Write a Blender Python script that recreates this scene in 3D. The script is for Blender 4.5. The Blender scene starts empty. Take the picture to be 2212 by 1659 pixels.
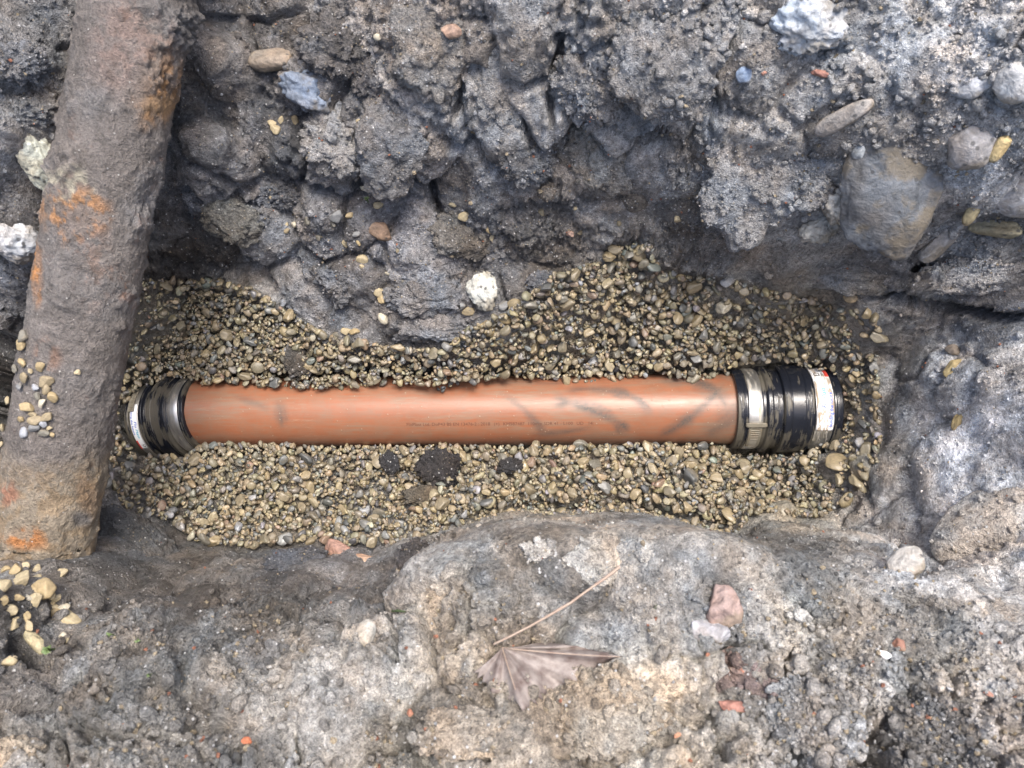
import bpy, bmesh, math, random
import numpy as np
from mathutils import Vector, Matrix

random.seed(7)
RNG = np.random.default_rng(7)
scene = bpy.context.scene
COL = scene.collection

# ------------------------------------------------------------------ camera
TILT = math.radians(12.0)
LENS = 27.0
CAM = np.array((0.0, 0.04 - 1.11 * math.sin(TILT), 1.11 * math.cos(TILT)))
cd = bpy.data.cameras.new('camera')
cd.lens = LENS
cd.sensor_width = 36.0
cd.clip_start = 0.01
cd.clip_end = 200.0
cd.dof.use_dof = True
cd.dof.focus_distance = 1.04
cd.dof.aperture_fstop = 11.0
co = bpy.data.objects.new('camera', cd)
COL.objects.link(co)
co.location = CAM
co.rotation_euler = (TILT, 0, 0)
scene.camera = co

# ------------------------------------------------------------------ sky, sun, exposure
SUN_EL, SUN_ROT = math.radians(76), math.radians(35)
w = bpy.data.worlds.new('World')
scene.world = w
w.use_nodes = True
nt = w.node_tree
sky = nt.nodes.new('ShaderNodeTexSky')
sky.sky_type = 'NISHITA'
sky.sun_disc = False
sky.sun_elevation = SUN_EL
sky.sun_rotation = SUN_ROT
sky.air_density = 1.0
sky.dust_density = 6.0
sky.ozone_density = 1.0
bg = nt.nodes['Background']
bg.inputs['Strength'].default_value = 0.15
nt.links.new(sky.outputs[0], bg.inputs['Color'])
sl = bpy.data.lights.new('sun', 'SUN')
sl.energy = 1.5
sl.angle = math.radians(20)
sl.color = (1.0, 0.96, 0.9)
so = bpy.data.objects.new('sun', sl)
COL.objects.link(so)
sdir = Vector((math.sin(SUN_ROT) * math.cos(SUN_EL), math.cos(SUN_ROT) * math.cos(SUN_EL), math.sin(SUN_EL)))
so.rotation_euler = sdir.to_track_quat('Z', 'Y').to_euler()
so.location = (0, 0, 4)
scene.view_settings.view_transform = 'Standard'
scene.view_settings.look = 'None'
scene.view_settings.gamma = 1.0
scene.view_settings.exposure = 1.25
scene.render.engine = 'CYCLES'
scene.cycles.use_denoising = True
scene.cycles.max_bounces = 4
scene.cycles.diffuse_bounces = 3
scene.cycles.glossy_bounces = 2

# ------------------------------------------------------------------ layout helpers (photo pixels at 2212 x 1659)
FPX = 2212 * LENS / 36.0
ct, st = math.cos(TILT), math.sin(TILT)

def ray(u, v):
    x = (u - 1106) / FPX
    y = -(v - 829.5) / FPX
    return np.array((x, y * ct + st, y * st - ct))

def at(u, v, z):
    d = ray(u, v)
    return CAM + d * ((z - CAM[2]) / d[2])

def project(P):
    Q = np.asarray(P, float) - CAM
    x = Q[..., 0]
    y = Q[..., 1] * ct + Q[..., 2] * st
    zc = Q[..., 1] * st - Q[..., 2] * ct
    zc = np.maximum(zc, 0.02)
    return 1106 + FPX * x / zc, 829.5 - FPX * y / zc, zc

def in_poly(u, v, poly):
    poly = np.asarray(poly, float)
    inside = np.zeros(np.shape(u), bool)
    j = len(poly) - 1
    for i in range(len(poly)):
        x1, y1 = poly[i]
        x2, y2 = poly[j]
        if y1 != y2:
            c = ((y1 > v) != (y2 > v)) & (u < (x2 - x1) * (v - y1) / (y2 - y1) + x1)
            inside ^= c
        j = i
    return inside

# ------------------------------------------------------------------ noise
def _h(ix, iy, iz, seed):
    h = (ix.astype(np.uint32) * np.uint32(374761393) + iy.astype(np.uint32) * np.uint32(668265263)
         + iz.astype(np.uint32) * np.uint32(2147483647 & 1274126177) + np.uint32((seed * 974711 + 12345) & 0xffffffff))
    h ^= h >> np.uint32(13)
    h *= np.uint32(1274126177)
    h ^= h >> np.uint32(16)
    h *= np.uint32(2246822519)
    h ^= h >> np.uint32(15)
    return h

def vnoise(P, seed=0):
    """smooth value noise, -1..1"""
    P = np.asarray(P, np.float32)
    I = np.floor(P).astype(np.int32)
    f = (P - I).astype(np.float32)
    f = f * f * f * (f * (f * 6 - 15) + 10)
    out = np.zeros(len(P), np.float32)
    for dx in (0, 1):
        wx = f[:, 0] if dx else 1 - f[:, 0]
        for dy in (0, 1):
            wy = f[:, 1] if dy else 1 - f[:, 1]
            for dz in (0, 1):
                wz = f[:, 2] if dz else 1 - f[:, 2]
                h = _h(I[:, 0] + dx, I[:, 1] + dy, I[:, 2] + dz, seed)
                out += wx * wy * wz * (h.astype(np.float32) / np.float32(2147483648.0) - 1)
    return out

def fbm(P, octaves=4, seed=0, gain=0.5):
    P = np.asarray(P, np.float32)
    a, s, out = 1.0, 0.0, 0
    for o in range(octaves):
        out = out + a * vnoise(P * (2.03 ** o) + 17.3 * o, seed + o)
        s += a
        a *= gain
    return out / s

def worley(P, seed=0):
    """F1, F2, random number of the nearest cell"""
    P = np.asarray(P, np.float32)
    I = np.floor(P).astype(np.int32)
    f1 = np.full(len(P), 9, np.float32)
    f2 = np.full(len(P), 9, np.float32)
    idr = np.zeros(len(P), np.float32)
    for dx in (-1, 0, 1):
        for dy in (-1, 0, 1):
            for dz in (-1, 0, 1):
                cx, cy, cz = I[:, 0] + dx, I[:, 1] + dy, I[:, 2] + dz
                h = _h(cx, cy, cz, seed)
                ox = (h & np.uint32(1023)).astype(np.float32) / 1023
                oy = ((h >> np.uint32(10)) & np.uint32(1023)).astype(np.float32) / 1023
                oz = ((h >> np.uint32(20)) & np.uint32(1023)).astype(np.float32) / 1023
                d = np.sqrt((cx + ox - P[:, 0]) ** 2 + (cy + oy - P[:, 1]) ** 2 + (cz + oz - P[:, 2]) ** 2)
                near = d < f1
                f2 = np.where(near, f1, np.minimum(f2, d))
                idr = np.where(near, ((h * np.uint32(2654435761)) >> np.uint32(8)).astype(np.float32) / 16777216.0, idr)
                f1 = np.where(near, d, f1)
    return f1, f2, idr

def smoothstep(a, b, x):
    t = np.clip((x - a) / (b - a), 0, 1)
    return t * t * (3 - 2 * t)

# ------------------------------------------------------------------ mesh helpers
def make_mesh(name, V, F, tint=None, smooth=True):
    V = np.ascontiguousarray(V, np.float32)
    F = np.ascontiguousarray(F, np.int32)
    k = F.shape[1]
    me = bpy.data.meshes.new(name)
    me.vertices.add(len(V))
    me.vertices.foreach_set('co', V.ravel())
    me.loops.add(F.size)
    me.loops.foreach_set('vertex_index', F.ravel())
    me.polygons.add(len(F))
    me.polygons.foreach_set('loop_start', np.arange(0, F.size, k, dtype=np.int32))
    me.polygons.foreach_set('loop_total', np.full(len(F), k, np.int32))
    if smooth:
        me.polygons.foreach_set('use_smooth', np.ones(len(F), bool))
    if tint is not None:
        set_tint(me, tint)
    me.update(calc_edges=True)
    return me

def set_tint(me, tint):
    n = len(me.vertices)
    c = np.ones((n, 4), np.float32)
    c[:, :tint.shape[1] if hasattr(tint, 'shape') else 3] = tint
    a = me.attributes.new('tint', 'FLOAT_COLOR', 'POINT')
    a.data.foreach_set('color', c.ravel())

def add_float(me, name, val):
    a = me.attributes.new(name, 'FLOAT', 'POINT')
    a.data.foreach_set('value', np.ascontiguousarray(val, np.float32))

def link(name, me, mat=None, parent=None, loc=None):
    o = bpy.data.objects.new(name, me)
    COL.objects.link(o)
    if mat is not None and me is not None and len(me.materials) == 0:
        me.materials.append(mat)
    if parent is not None:
        o.parent = parent
    if loc is not None:
        o.location = Vector([float(q) for q in loc])
    return o

def tag(o, label=None, cat=None, group=None, kind=None):
    if label: o['label'] = label
    if cat: o['category'] = cat
    if group: o['group'] = group
    if kind: o['kind'] = kind
    return o

_geo = {}
def geodesic(freq):
    if freq in _geo:
        return _geo[freq]
    p = (1 + 5 ** 0.5) / 2
    iv = np.array([(-1, p, 0), (1, p, 0), (-1, -p, 0), (1, -p, 0), (0, -1, p), (0, 1, p), (0, -1, -p), (0, 1, -p),
                   (p, 0, -1), (p, 0, 1), (-p, 0, -1), (-p, 0, 1)], float)
    iff = [(0, 11, 5), (0, 5, 1), (0, 1, 7), (0, 7, 10), (0, 10, 11), (1, 5, 9), (5, 11, 4), (11, 10, 2), (10, 7, 6), (7, 1, 8),
           (3, 9, 4), (3, 4, 2), (3, 2, 6), (3, 6, 8), (3, 8, 9), (4, 9, 5), (2, 4, 11), (6, 2, 10), (8, 6, 7), (9, 8, 1)]
    key, V, F = {}, [], []
    def vid(q):
        q = q / np.linalg.norm(q)
        k = tuple(np.round(q, 5) + 0.0)
        if k not in key:
            key[k] = len(V)
            V.append(q)
        return key[k]
    for a, b, c in iff:
        A, B, Cc = iv[a], iv[b], iv[c]
        ids = {}
        for i in range(freq + 1):
            for j in range(freq + 1 - i):
                ids[i, j] = vid((A * (freq - i - j) + B * i + Cc * j) / freq)
        for i in range(freq):
            for j in range(freq - i):
                F.append((ids[i, j], ids[i + 1, j], ids[i, j + 1]))
                if i + j < freq - 1:
                    F.append((ids[i + 1, j], ids[i + 1, j + 1], ids[i, j + 1]))
    _geo[freq] = (np.array(V), np.array(F))
    return _geo[freq]

def rock_shape(seed, freq, cuts=7, dmin=0.55, dmax=0.95, soft=24.0, rough=0.05, nscale=1.6, oct_=4, crumb=0.0):
    """unit rock: a sphere cut by planes and roughened"""
    rg = np.random.default_rng(seed)
    D, F = geodesic(freq)
    inv = np.ones(len(D)) ** soft
    for _ in range(cuts):
        n = rg.normal(size=3)
        n /= np.linalg.norm(n)
        d = rg.uniform(dmin, dmax)
        inv = inv + np.maximum(D @ n / d, 0) ** soft
    r = inv ** (-1.0 / soft)
    V = D * r[:, None]
    if rough:
        V = V + D * (rough * fbm(V * nscale + seed * 3.7, oct_, seed % 97))[:, None]
    if crumb:
        f1, f2, cid = worley(V * 3.2 + seed * 1.3, seed % 91)
        V = V + D * (crumb * (0.5 - f1))[:, None]
        f1, f2, cid = worley(V * 8.0 + seed * 1.3, seed % 83)
        V = V + D * (crumb * 0.45 * (0.5 - f1))[:, None]
    return V, F

# ------------------------------------------------------------------ materials
class NT:
    def __init__(self, name):
        self.m = bpy.data.materials.new(name)
        self.m.use_nodes = True
        self.t = self.m.node_tree
        self.b = self.t.nodes['Principled BSDF']
    def n(self, typ, **kw):
        x = self.t.nodes.new(typ)
        for k, v in kw.items():
            setattr(x, k, v)
        return x
    def l(self, a, b):
        self.t.links.new(a, b)
    def val(self, sock, v):
        if hasattr(v, 'is_output') or hasattr(v, 'links'):
            self.l(v, sock)
        else:
            sock.default_value = v
    def noise(self, co, scale, detail=4, rough=0.55, dist=0.0):
        x = self.n('ShaderNodeTexNoise')
        self.l(co, x.inputs['Vector'])
        x.inputs['Scale'].default_value = scale
        x.inputs['Detail'].default_value = detail
        x.inputs['Roughness'].default_value = rough
        x.inputs['Distortion'].default_value = dist
        return x.outputs['Fac']
    def vor(self, co, scale, feature='F1'):
        x = self.n('ShaderNodeTexVoronoi', feature=feature)
        self.l(co, x.inputs['Vector'])
        x.inputs['Scale'].default_value = scale
        return x
    def rng(self, v, a, b, c=0.0, d=1.0, smooth=False):
        x = self.n('ShaderNodeMapRange')
        if smooth:
            x.interpolation_type = 'SMOOTHSTEP'
        self.l(v, x.inputs[0])
        for i, q in enumerate((a, b, c, d)):
            x.inputs[1 + i].default_value = q
        return x.outputs[0]
    def math(self, op, a, b=0.0, clamp=False):
        x = self.n('ShaderNodeMath', operation=op)
        x.use_clamp = clamp
        self.val(x.inputs[0], a)
        self.val(x.inputs[1], b)
        return x.outputs[0]
    def mix(self, fac, a, b, blend='MIX'):
        x = self.n('ShaderNodeMix', data_type='RGBA', blend_type=blend)
        self.val(x.inputs[0], fac)
        self.val(x.inputs[6], a if not isinstance(a, tuple) else (*a, 1.0)[:4])
        self.val(x.inputs[7], b if not isinstance(b, tuple) else (*b, 1.0)[:4])
        return x.outputs[2]
    def attr(self, name):
        return self.n('ShaderNodeAttribute', attribute_name=name)
    def obj(self):
        return self.n('ShaderNodeTexCoord').outputs['Object']
    def mapping(self, co, scale):
        x = self.n('ShaderNodeMapping')
        self.l(co, x.inputs['Vector'])
        x.inputs['Scale'].default_value = scale
        return x.outputs[0]
    def scale_col(self, col, f):
        x = self.n('ShaderNodeVectorMath', operation='SCALE')
        self.l(col, x.inputs[0])
        self.val(x.inputs['Scale'], f)
        return x.outputs[0]
    def bump(self, h, dist, strength=1.0, normal=None):
        x = self.n('ShaderNodeBump')
        x.inputs['Distance'].default_value = dist
        x.inputs['Strength'].default_value = strength
        self.l(h, x.inputs['Height'])
        if normal is not None:
            self.l(normal, x.inputs['Normal'])
        return x.outputs[0]
    def out(self, color=None, rough=None, normal=None, metal=None, spec=None):
        b = self.b.inputs
        if color is not None: self.val(b['Base Color'], (*color, 1.0) if isinstance(color, tuple) else color)
        if rough is not None: self.val(b['Roughness'], rough)
        if normal is not None: self.l(normal, b['Normal'])
        if metal is not None: self.val(b['Metallic'], metal)
        if spec is not None: self.val(b['Specular IOR Level'], spec)
        return self.m

def soil_material(name):
    k = NT(name)
    c = k.obj()
    ta = k.attr('tint')
    tint = ta.outputs['Color']
    n2 = k.noise(c, 170, 4, 0.72)
    n3 = k.noise(c, 800, 2, 0.7)
    f = k.math('MULTIPLY', k.rng(n2, 0.3, 0.72, 0.45, 1.65), k.rng(n3, 0.3, 0.7, 0.62, 1.45))
    col = k.scale_col(tint, f)
    v = k.vor(c, 330)
    sep = k.n('ShaderNodeSeparateColor')
    k.l(v.outputs['Color'], sep.inputs[0])
    edge = k.rng(v.outputs['Distance'], 0.42, 0.30)
    white = k.math('MULTIPLY', k.math('GREATER_THAN', sep.outputs[0], 0.955), edge)
    tan = k.math('MULTIPLY', k.math('GREATER_THAN', sep.outputs[1], 0.94), edge)
    col = k.mix(k.math('MULTIPLY', white, 0.8), col, (0.66, 0.66, 0.66))
    col = k.mix(k.math('MULTIPLY', tan, 0.45), col, (0.42, 0.35, 0.25))
    h = k.math('ADD', k.math('MULTIPLY', n2, 1.6), k.math('MULTIPLY', n3, 0.7))
    h = k.math('ADD', h, k.math('MULTIPLY', k.math('SUBTRACT', 1.0, v.outputs['Distance']), 0.3))
    nrm = k.bump(h, 0.0058, 1.0)
    rough = k.rng(ta.outputs['Alpha'], 0.0, 1.0, 0.80, 0.30)
    return k.out(col, rough, nrm, spec=0.5)

def mottle(P, seed=0):
    """low frequency colour of the soil: brightness, warm and cool patches; and its wetness"""
    P = np.asarray(P, np.float32)
    f = 1 + 0.55 * fbm(P * 24, 5, 201 + seed, 0.68)
    hue = fbm(P * 34 + 7, 3, 211 + seed, 0.6)
    m = np.ones((len(P), 3))
    wm = smoothstep(0.0, 0.45, hue)[:, None] * 0.5
    cm = smoothstep(0.0, -0.45, hue)[:, None] * 0.8
    m = m * (1 - wm) + np.array((1.14, 0.98, 0.82)) * wm
    m = m * (1 - cm) + np.array((0.90, 0.99, 1.09)) * cm
    wet = smoothstep(-0.25, 0.35, fbm(P * 13 + 3, 3, 221 + seed))
    return m * f[:, None], wet

M_SOIL = soil_material('soil')

def stone_material(name, mott=0.5, rough=(0.35, 0.65), bumpd=0.0006, s=1.0, speck=0.0):
    k = NT(name)
    c = k.obj()
    tint = k.attr('tint').outputs['Color']
    n1 = k.noise(c, 160 * s, 5, 0.65, 0.6)
    n2 = k.noise(c, 600 * s, 3, 0.7)
    f = k.math('MULTIPLY', k.rng(n1, 0.3, 0.7, 1 - mott, 1 + mott), k.rng(n2, 0.3, 0.7, 0.8, 1.2))
    col = k.scale_col(tint, f)
    film = k.rng(k.noise(c, 60 * s, 4, 0.6), 0.50, 0.60, 0, 0.62 if speck else 0.4)
    col = k.mix(film, col, (0.16, 0.13, 0.085))
    if speck:
        v = k.vor(c, 420 * s)
        sp = k.n('ShaderNodeSeparateColor')
        k.l(v.outputs['Color'], sp.inputs[0])
        q = k.math('MULTIPLY', k.math('GREATER_THAN', sp.outputs[0], 1 - speck), k.rng(v.outputs['Distance'], 0.5, 0.3))
        col = k.mix(k.math('MULTIPLY', q, 0.8), col, (0.06, 0.06, 0.06))
    nrm = k.bump(k.math('ADD', n1, k.math('MULTIPLY', n2, 0.5)), bumpd, 0.8)
    r = k.rng(k.noise(c, 45 * s, 3), 0.35, 0.65, rough[0], rough[1])
    return k.out(col, r, nrm, spec=0.5)

M_PEBBLE = stone_material('pebble_stone', 0.32, (0.28, 0.6), 0.0005)
M_PEB1 = stone_material('single_pebble_stone', 0.30, (0.28, 0.6), 0.0005, 0.006)
M_DRYPEB = stone_material('dry_pebble_stone', 0.25, (0.55, 0.8), 0.0006, 0.006)
M_ROCK = stone_material('rock_stone', 0.48, (0.6, 0.85), 0.0034, 0.45, 0.05)

# ------------------------------------------------------------------ terrain: heights by control points
ZC = [
    # gravel bed
    (300,1000,.000),(300,720,.030),(450,1100,.020),(600,1050,.018),(600,770,.022),(850,790,.028),(1100,790,.032),(1100,1050,.026),
    (1300,1000,.032),(1500,1050,.034),(1500,760,.046),(1750,750,.046),(1800,1000,.042),(1850,900,.042),(1700,1110,.044),(900,1130,.028),
    (1300,1100,.036),(430,1150,.03),(180,900,-.012),(250,880,-.012),(450,800,.008),(450,1000,.004),
    # far side of the trench
    (330,600,.07),(470,600,.07),(600,630,.075),(720,715,.075),(900,745,.075),(1000,735,.085),
    (330,540,.12),(480,560,.11),(640,590,.12),(800,660,.115),(950,700,.11),(1040,640,.13),(1200,580,.145),(1350,545,.145),(1500,580,.125),
    (1100,730,.085),(1180,700,.10),(1300,660,.11),(1300,715,.045),(1180,755,.042),(1450,690,.075),(1600,660,.085),(1750,672,.075),
    (1000,560,.15),(800,560,.16),(600,500,.17),(450,480,.17),(400,400,.20),(600,400,.22),(800,430,.21),(1000,430,.21),(1200,430,.22),(1400,450,.23),
    (500,250,.26),(700,250,.30),(900,250,.32),(1100,280,.33),(1300,300,.33),(500,80,.31),(700,80,.34),(900,80,.39),(1100,80,.42),(1300,100,.43),
    (1500,100,.45),(500,-100,.34),(900,-100,.43),(1300,-100,.47),
    # upper right bank
    (1500,300,.35),(1700,150,.43),(1700,330,.36),(1590,450,.28),(1900,200,.44),(1900,400,.36),(2100,300,.43),(2150,500,.36),(1760,530,.245),
    (1880,600,.19),(1990,600,.23),(2180,630,.28),(2300,300,.46),(1700,-50,.48),(2100,-30,.50),
    (1530,565,.15),(1640,612,.13),(1880,662,.075),(2000,690,.16),(2150,715,.235),(2230,740,.27),
    # right side
    (1885,800,.055),(1925,800,.105),(2000,800,.165),(2100,800,.235),(2220,850,.30),(1880,960,.055),(1920,960,.105),(2000,1000,.17),(2100,1050,.24),
    (2220,1100,.30),(1850,1060,.055),(1790,1120,.06),(1900,1110,.11),(2000,1180,.19),(2150,1200,.30),(2280,1000,.33),
    # foreground ledge: edge and foot
    (1000,1250,.42),(1000,1400,.445),(1000,1550,.465),(1300,1250,.435),(1300,1400,.445),(1300,1600,.475),(1600,1300,.445),(1600,1500,.465),
    (1900,1400,.455),(1900,1600,.485),(2150,1400,.465),(2150,1650,.5),(800,1400,.42),(800,1600,.465),(500,1600,.475),(500,1450,.44),
    (200,1600,.485),(200,1450,.455),(300,1370,.41),(500,1340,.375),(700,1345,.375),(820,1310,.36),
    # near left slope
    (300,1140,.08),(200,1160,.14),(300,1200,.15),(400,1240,.17),(550,1250,.19),(700,1235,.19),(840,1240,.24),(560,1200,.085),(700,1195,.085),
    (830,1200,.10),(430,1185,.065),(250,1270,.26),(150,1250,.31),(400,1300,.30),
    (50,1222,.29),(110,1212,.28),(190,1205,.23),(215,1170,.16),(100,1300,.36),(30,1350,.40),(-100,1300,.46),(-100,1600,.5),
    # left of the old pipe
    (0,620,.14),(-20,800,.03),(-20,960,.05),(40,530,.30),(0,450,.33),(30,300,.38),(110,150,.40),(50,50,.42),(-100,300,.42),(-200,700,.28),(-200,1000,.28),
    (60,1100,.2),(410,300,.30),(440,120,.35),(430,-60,.38),
    # well outside the frame
    (1106,-500,.56),(-700,800,.5),(2900,800,.56),(1106,2300,.56),(-700,-300,.55),(2900,-300,.6),(-700,2200,.55),(2900,2200,.57),
]
CP = [at(*c) for c in ZC]
LEDGE = np.array([(862,1222,.33),(900,1208,.36),(1000,1166,.39),(1060,1152,.40),(1150,1134,.41),(1240,1142,.415),(1320,1146,.42),(1400,1130,.425),(1500,1130,.43),
                  (1580,1152,.425),(1660,1174,.42),(1740,1192,.415),(1800,1208,.41),(1880,1232,.41),(1950,1252,.41),(2030,1270,.42),(2110,1288,.43)])
seg = np.concatenate([[0], np.cumsum(np.hypot(*np.diff(LEDGE[:, :2], axis=0).T))])
for q in np.arange(0, seg[-1], 42.0):
    u, v, z = (np.interp(q, seg, LEDGE[:, i]) for i in range(3))
    e = at(u, v, z)
    CP.append(e)
    CP.append(at(u, v + 34, z + 0.006))
    if u < 1830:
        zf = 0.045 if u > 960 else 0.07
        CP.append(np.array((e[0] * 1.02, e[1] + 0.024, zf)))
        CP.append(np.array((e[0] * 1.03, e[1] + 0.045, zf - 0.003)))
CP = np.array(CP)
EPS = 0.012

def _rbf_fit(P, z):
    d = np.sqrt(((P[:, None] - P[None]) ** 2).sum(-1) + EPS ** 2)
    n = len(P)
    A = np.zeros((n + 1, n + 1))
    A[:n, :n] = d + np.eye(n) * -0.004
    A[:n, n] = 1
    A[n, :n] = 1
    return np.linalg.solve(A, np.concatenate([z, [0]]))
RBW = _rbf_fit(CP[:, :2], CP[:, 2])

def ground_z(x, y):
    """smooth ground height"""
    x = np.asarray(x, float); y = np.asarray(y, float)
    out = np.full(x.shape, RBW[-1])
    for (cx, cy), wgt in zip(CP[:, :2], RBW[:-1]):
        out += wgt * np.sqrt((x - cx) ** 2 + (y - cy) ** 2 + EPS ** 2)
    return out

def idw(u, v, ctrl, power=3.0):
    ctrl = np.asarray(ctrl, float)
    u = u.astype(np.float32); v = v.astype(np.float32)
    num = np.zeros((len(u), ctrl.shape[1] - 2), np.float32)
    den = np.zeros(len(u), np.float32)
    for c in ctrl:
        wgt = ((u - c[0]) ** 2 + (v - c[1]) ** 2 + 400.0) ** (-power / 2)
        num += wgt[:, None] * c[2:].astype(np.float32)
        den += wgt
    return num / den[:, None]

GRAVEL = [(120,1120),(200,850),(280,640),(330,612),(470,616),(560,632),(640,690),(720,735),(850,755),(960,765),(1010,715),(1080,690),(1200,600),
          (1290,575),(1340,540),(1400,535),(1430,600),(1560,616),(1700,648),(1885,690),(1890,1000),(1850,1060),(1760,1120),(1690,1175),
          (1500,1220),(1100,1220),(900,1210),(870,1190),(760,1172),(620,1168),(540,1182),(430,1168),(390,1130),(250,1090)]
EXPOSED = [(248,872),(330,852),(392,868),(400,842),(450,830),(520,826),(640,840),(770,834),(860,826),(960,843),(1000,824),(1090,814),(1200,817),(1270,838),
           (1330,822),(1420,806),(1480,820),(1588,826),(1592,786),(1690,780),(1740,800),(1790,812),(1822,855),(1822,945),(1760,958),(1700,972),(1588,956),
           (1400,958),(1100,962),(900,960),(700,966),(600,958),(480,958),(430,962),(400,985),(300,985),(262,950)]

TINT = [
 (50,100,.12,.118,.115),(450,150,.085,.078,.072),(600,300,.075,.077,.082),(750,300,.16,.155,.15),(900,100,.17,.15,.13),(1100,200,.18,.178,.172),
 (1300,200,.17,.168,.163),(1500,100,.19,.188,.183),(1700,200,.23,.228,.22),(1900,300,.24,.24,.235),(2100,100,.28,.275,.265),(1700,400,.20,.20,.195),
 (2100,550,.22,.22,.215),(500,450,.092,.093,.097),(800,500,.125,.126,.133),(1000,520,.125,.123,.125),(1200,480,.14,.132,.122),(1400,480,.15,.143,.132),
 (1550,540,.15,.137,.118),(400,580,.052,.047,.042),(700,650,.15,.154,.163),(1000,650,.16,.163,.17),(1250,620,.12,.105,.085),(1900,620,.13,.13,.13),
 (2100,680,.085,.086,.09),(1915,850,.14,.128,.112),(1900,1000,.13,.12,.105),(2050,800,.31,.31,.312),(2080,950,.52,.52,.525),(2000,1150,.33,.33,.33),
 (2150,1150,.40,.375,.345),(1250,1170,.26,.225,.18),(1050,1240,.21,.205,.19),(1300,1300,.20,.203,.20),(1000,1330,.33,.275,.21),(1100,1500,.34,.285,.215),
 (1400,1500,.34,.28,.205),(1300,1580,.34,.29,.22),(900,1600,.26,.225,.175),(1550,1300,.18,.175,.165),(1750,1300,.22,.215,.195),(2000,1400,.20,.195,.18),
 (1900,1570,.30,.285,.265),(2150,1600,.23,.215,.20),(600,1600,.28,.265,.24),(300,1600,.27,.255,.23),(100,1600,.28,.26,.23),(400,1430,.22,.215,.20),
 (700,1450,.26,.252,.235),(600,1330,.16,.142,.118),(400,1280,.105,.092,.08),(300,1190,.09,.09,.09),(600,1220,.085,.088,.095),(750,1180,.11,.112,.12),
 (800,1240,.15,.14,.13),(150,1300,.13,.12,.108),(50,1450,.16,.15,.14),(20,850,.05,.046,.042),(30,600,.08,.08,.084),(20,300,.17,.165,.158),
 (600,1130,.17,.15,.11),(600,800,.17,.15,.11),(1200,800,.17,.15,.11),(1200,1050,.17,.15,.11),(1700,800,.20,.175,.13),(1700,1050,.18,.16,.115),(1500,690,.20,.175,.13),(1750,690,.20,.175,.13),(400,700,.16,.14,.10),(1850,850,.16,.14,.10),
]
TINT += [(1150,1175,.20,.188,.165),(1500,1165,.20,.19,.17),(1700,1230,.19,.185,.17),(1400,1220,.19,.19,.18),(2000,900,.38,.38,.383),(2060,1080,.42,.415,.41),(1960,1120,.31,.31,.312),(1960,780,.16,.158,.155)]
def grade(u, v, c):
    c = np.array(c)
    near = float(np.clip((v - 1100) / 150, 0, 1))
    grey = c.mean()
    c = c * 0.72 + grey * 0.28
    bank = np.array((1.0, 1.0, 1.015)) * 1.72
    return (c * (bank * (1 - near) + np.array((1.2, 1.2, 1.2)) * near)).tolist()
TINT = [(u, v, *grade(u, v, c)) for (u, v, *c) in TINT]
ROUGHAMP = [  # clod height, crack depth
 (600,250,1.0,.8),(1000,200,1.0,1.0),(1400,250,.8,1.0),(700,520,1.1,.6),(1100,520,1.0,.6),(1500,500,.8,.5),(1300,470,1.0,.6),(1800,250,.45,.3),(2100,300,.7,.5),(1750,450,.4,.2),
 (2050,800,.6,.3),(1900,900,.4,.2),(2100,1050,.6,.3),(1300,1180,.3,.1),(1100,1160,.3,.1),(1500,1170,.25,.05),(1680,1220,.3,.1),(1420,1250,.35,.1),(1000,1320,1.0,1.2),(1200,1500,1.1,1.8),(1500,1450,1.1,1.6),(1850,1350,.7,.7),(1800,1500,1.0,1.5),(1000,1500,1.1,1.8),
 (2000,1600,1.2,1.8),(600,1550,1.2,1.8),(300,1450,1.1,1.0),(200,1600,1.2,1.6),(750,1400,1.1,1.4),(600,1350,.5,.5),(500,1240,.55,.3),(750,1220,.6,.4),(300,1180,.35,.1),(30,800,.8,.4),(50,300,.9,.5),
 (150,1300,.6,.4),(450,150,.9,.5),
]

# ---- grid, fine where the camera looks, coarse beyond
STEP = 0.00175
def axis(a, b, lo, hi):
    fine = np.arange(a, b, STEP)
    n = 46
    t = (np.linspace(0, 1, n) ** 2.2)
    left = (a - (a - lo) * t[1:])[::-1]
    right = fine[-1] + (hi - fine[-1]) * t[1:]
    return np.concatenate([left, fine, right])
gx = axis(-0.62, 0.54, -2.4, 2.4)
gy = axis(-0.38, 0.42, -2.2, 2.4)
NX, NY = len(gx), len(gy)

# heights are solved on a coarser lattice and interpolated
def lattice_interp(gx, gy, step=0.006):
    lx = np.unique(np.concatenate([np.arange(-0.66, 0.60, step), np.linspace(-2.5, -0.66, 40), np.linspace(0.6, 2.5, 40)]))
    ly = np.unique(np.concatenate([np.arange(-0.42, 0.46, step), np.linspace(-2.3, -0.42, 40), np.linspace(0.46, 2.5, 40)]))
    LX, LY = np.meshgrid(lx, ly)
    Z = ground_z(LX, LY)
    Z = np.minimum(Z, 0.62)
    return lx, ly, Z
LXa, LYa, LZ = lattice_interp(gx, gy)

def gz(x, y):
    x = np.asarray(x, float); y = np.asarray(y, float)
    i = np.clip(np.searchsorted(LXa, x) - 1, 0, len(LXa) - 2)
    j = np.clip(np.searchsorted(LYa, y) - 1, 0, len(LYa) - 2)
    tx = (x - LXa[i]) / (LXa[i + 1] - LXa[i])
    ty = (y - LYa[j]) / (LYa[j + 1] - LYa[j])
    return (LZ[j, i] * (1 - tx) * (1 - ty) + LZ[j, i + 1] * tx * (1 - ty) + LZ[j + 1, i] * (1 - tx) * ty + LZ[j + 1, i + 1] * tx * ty)

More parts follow.
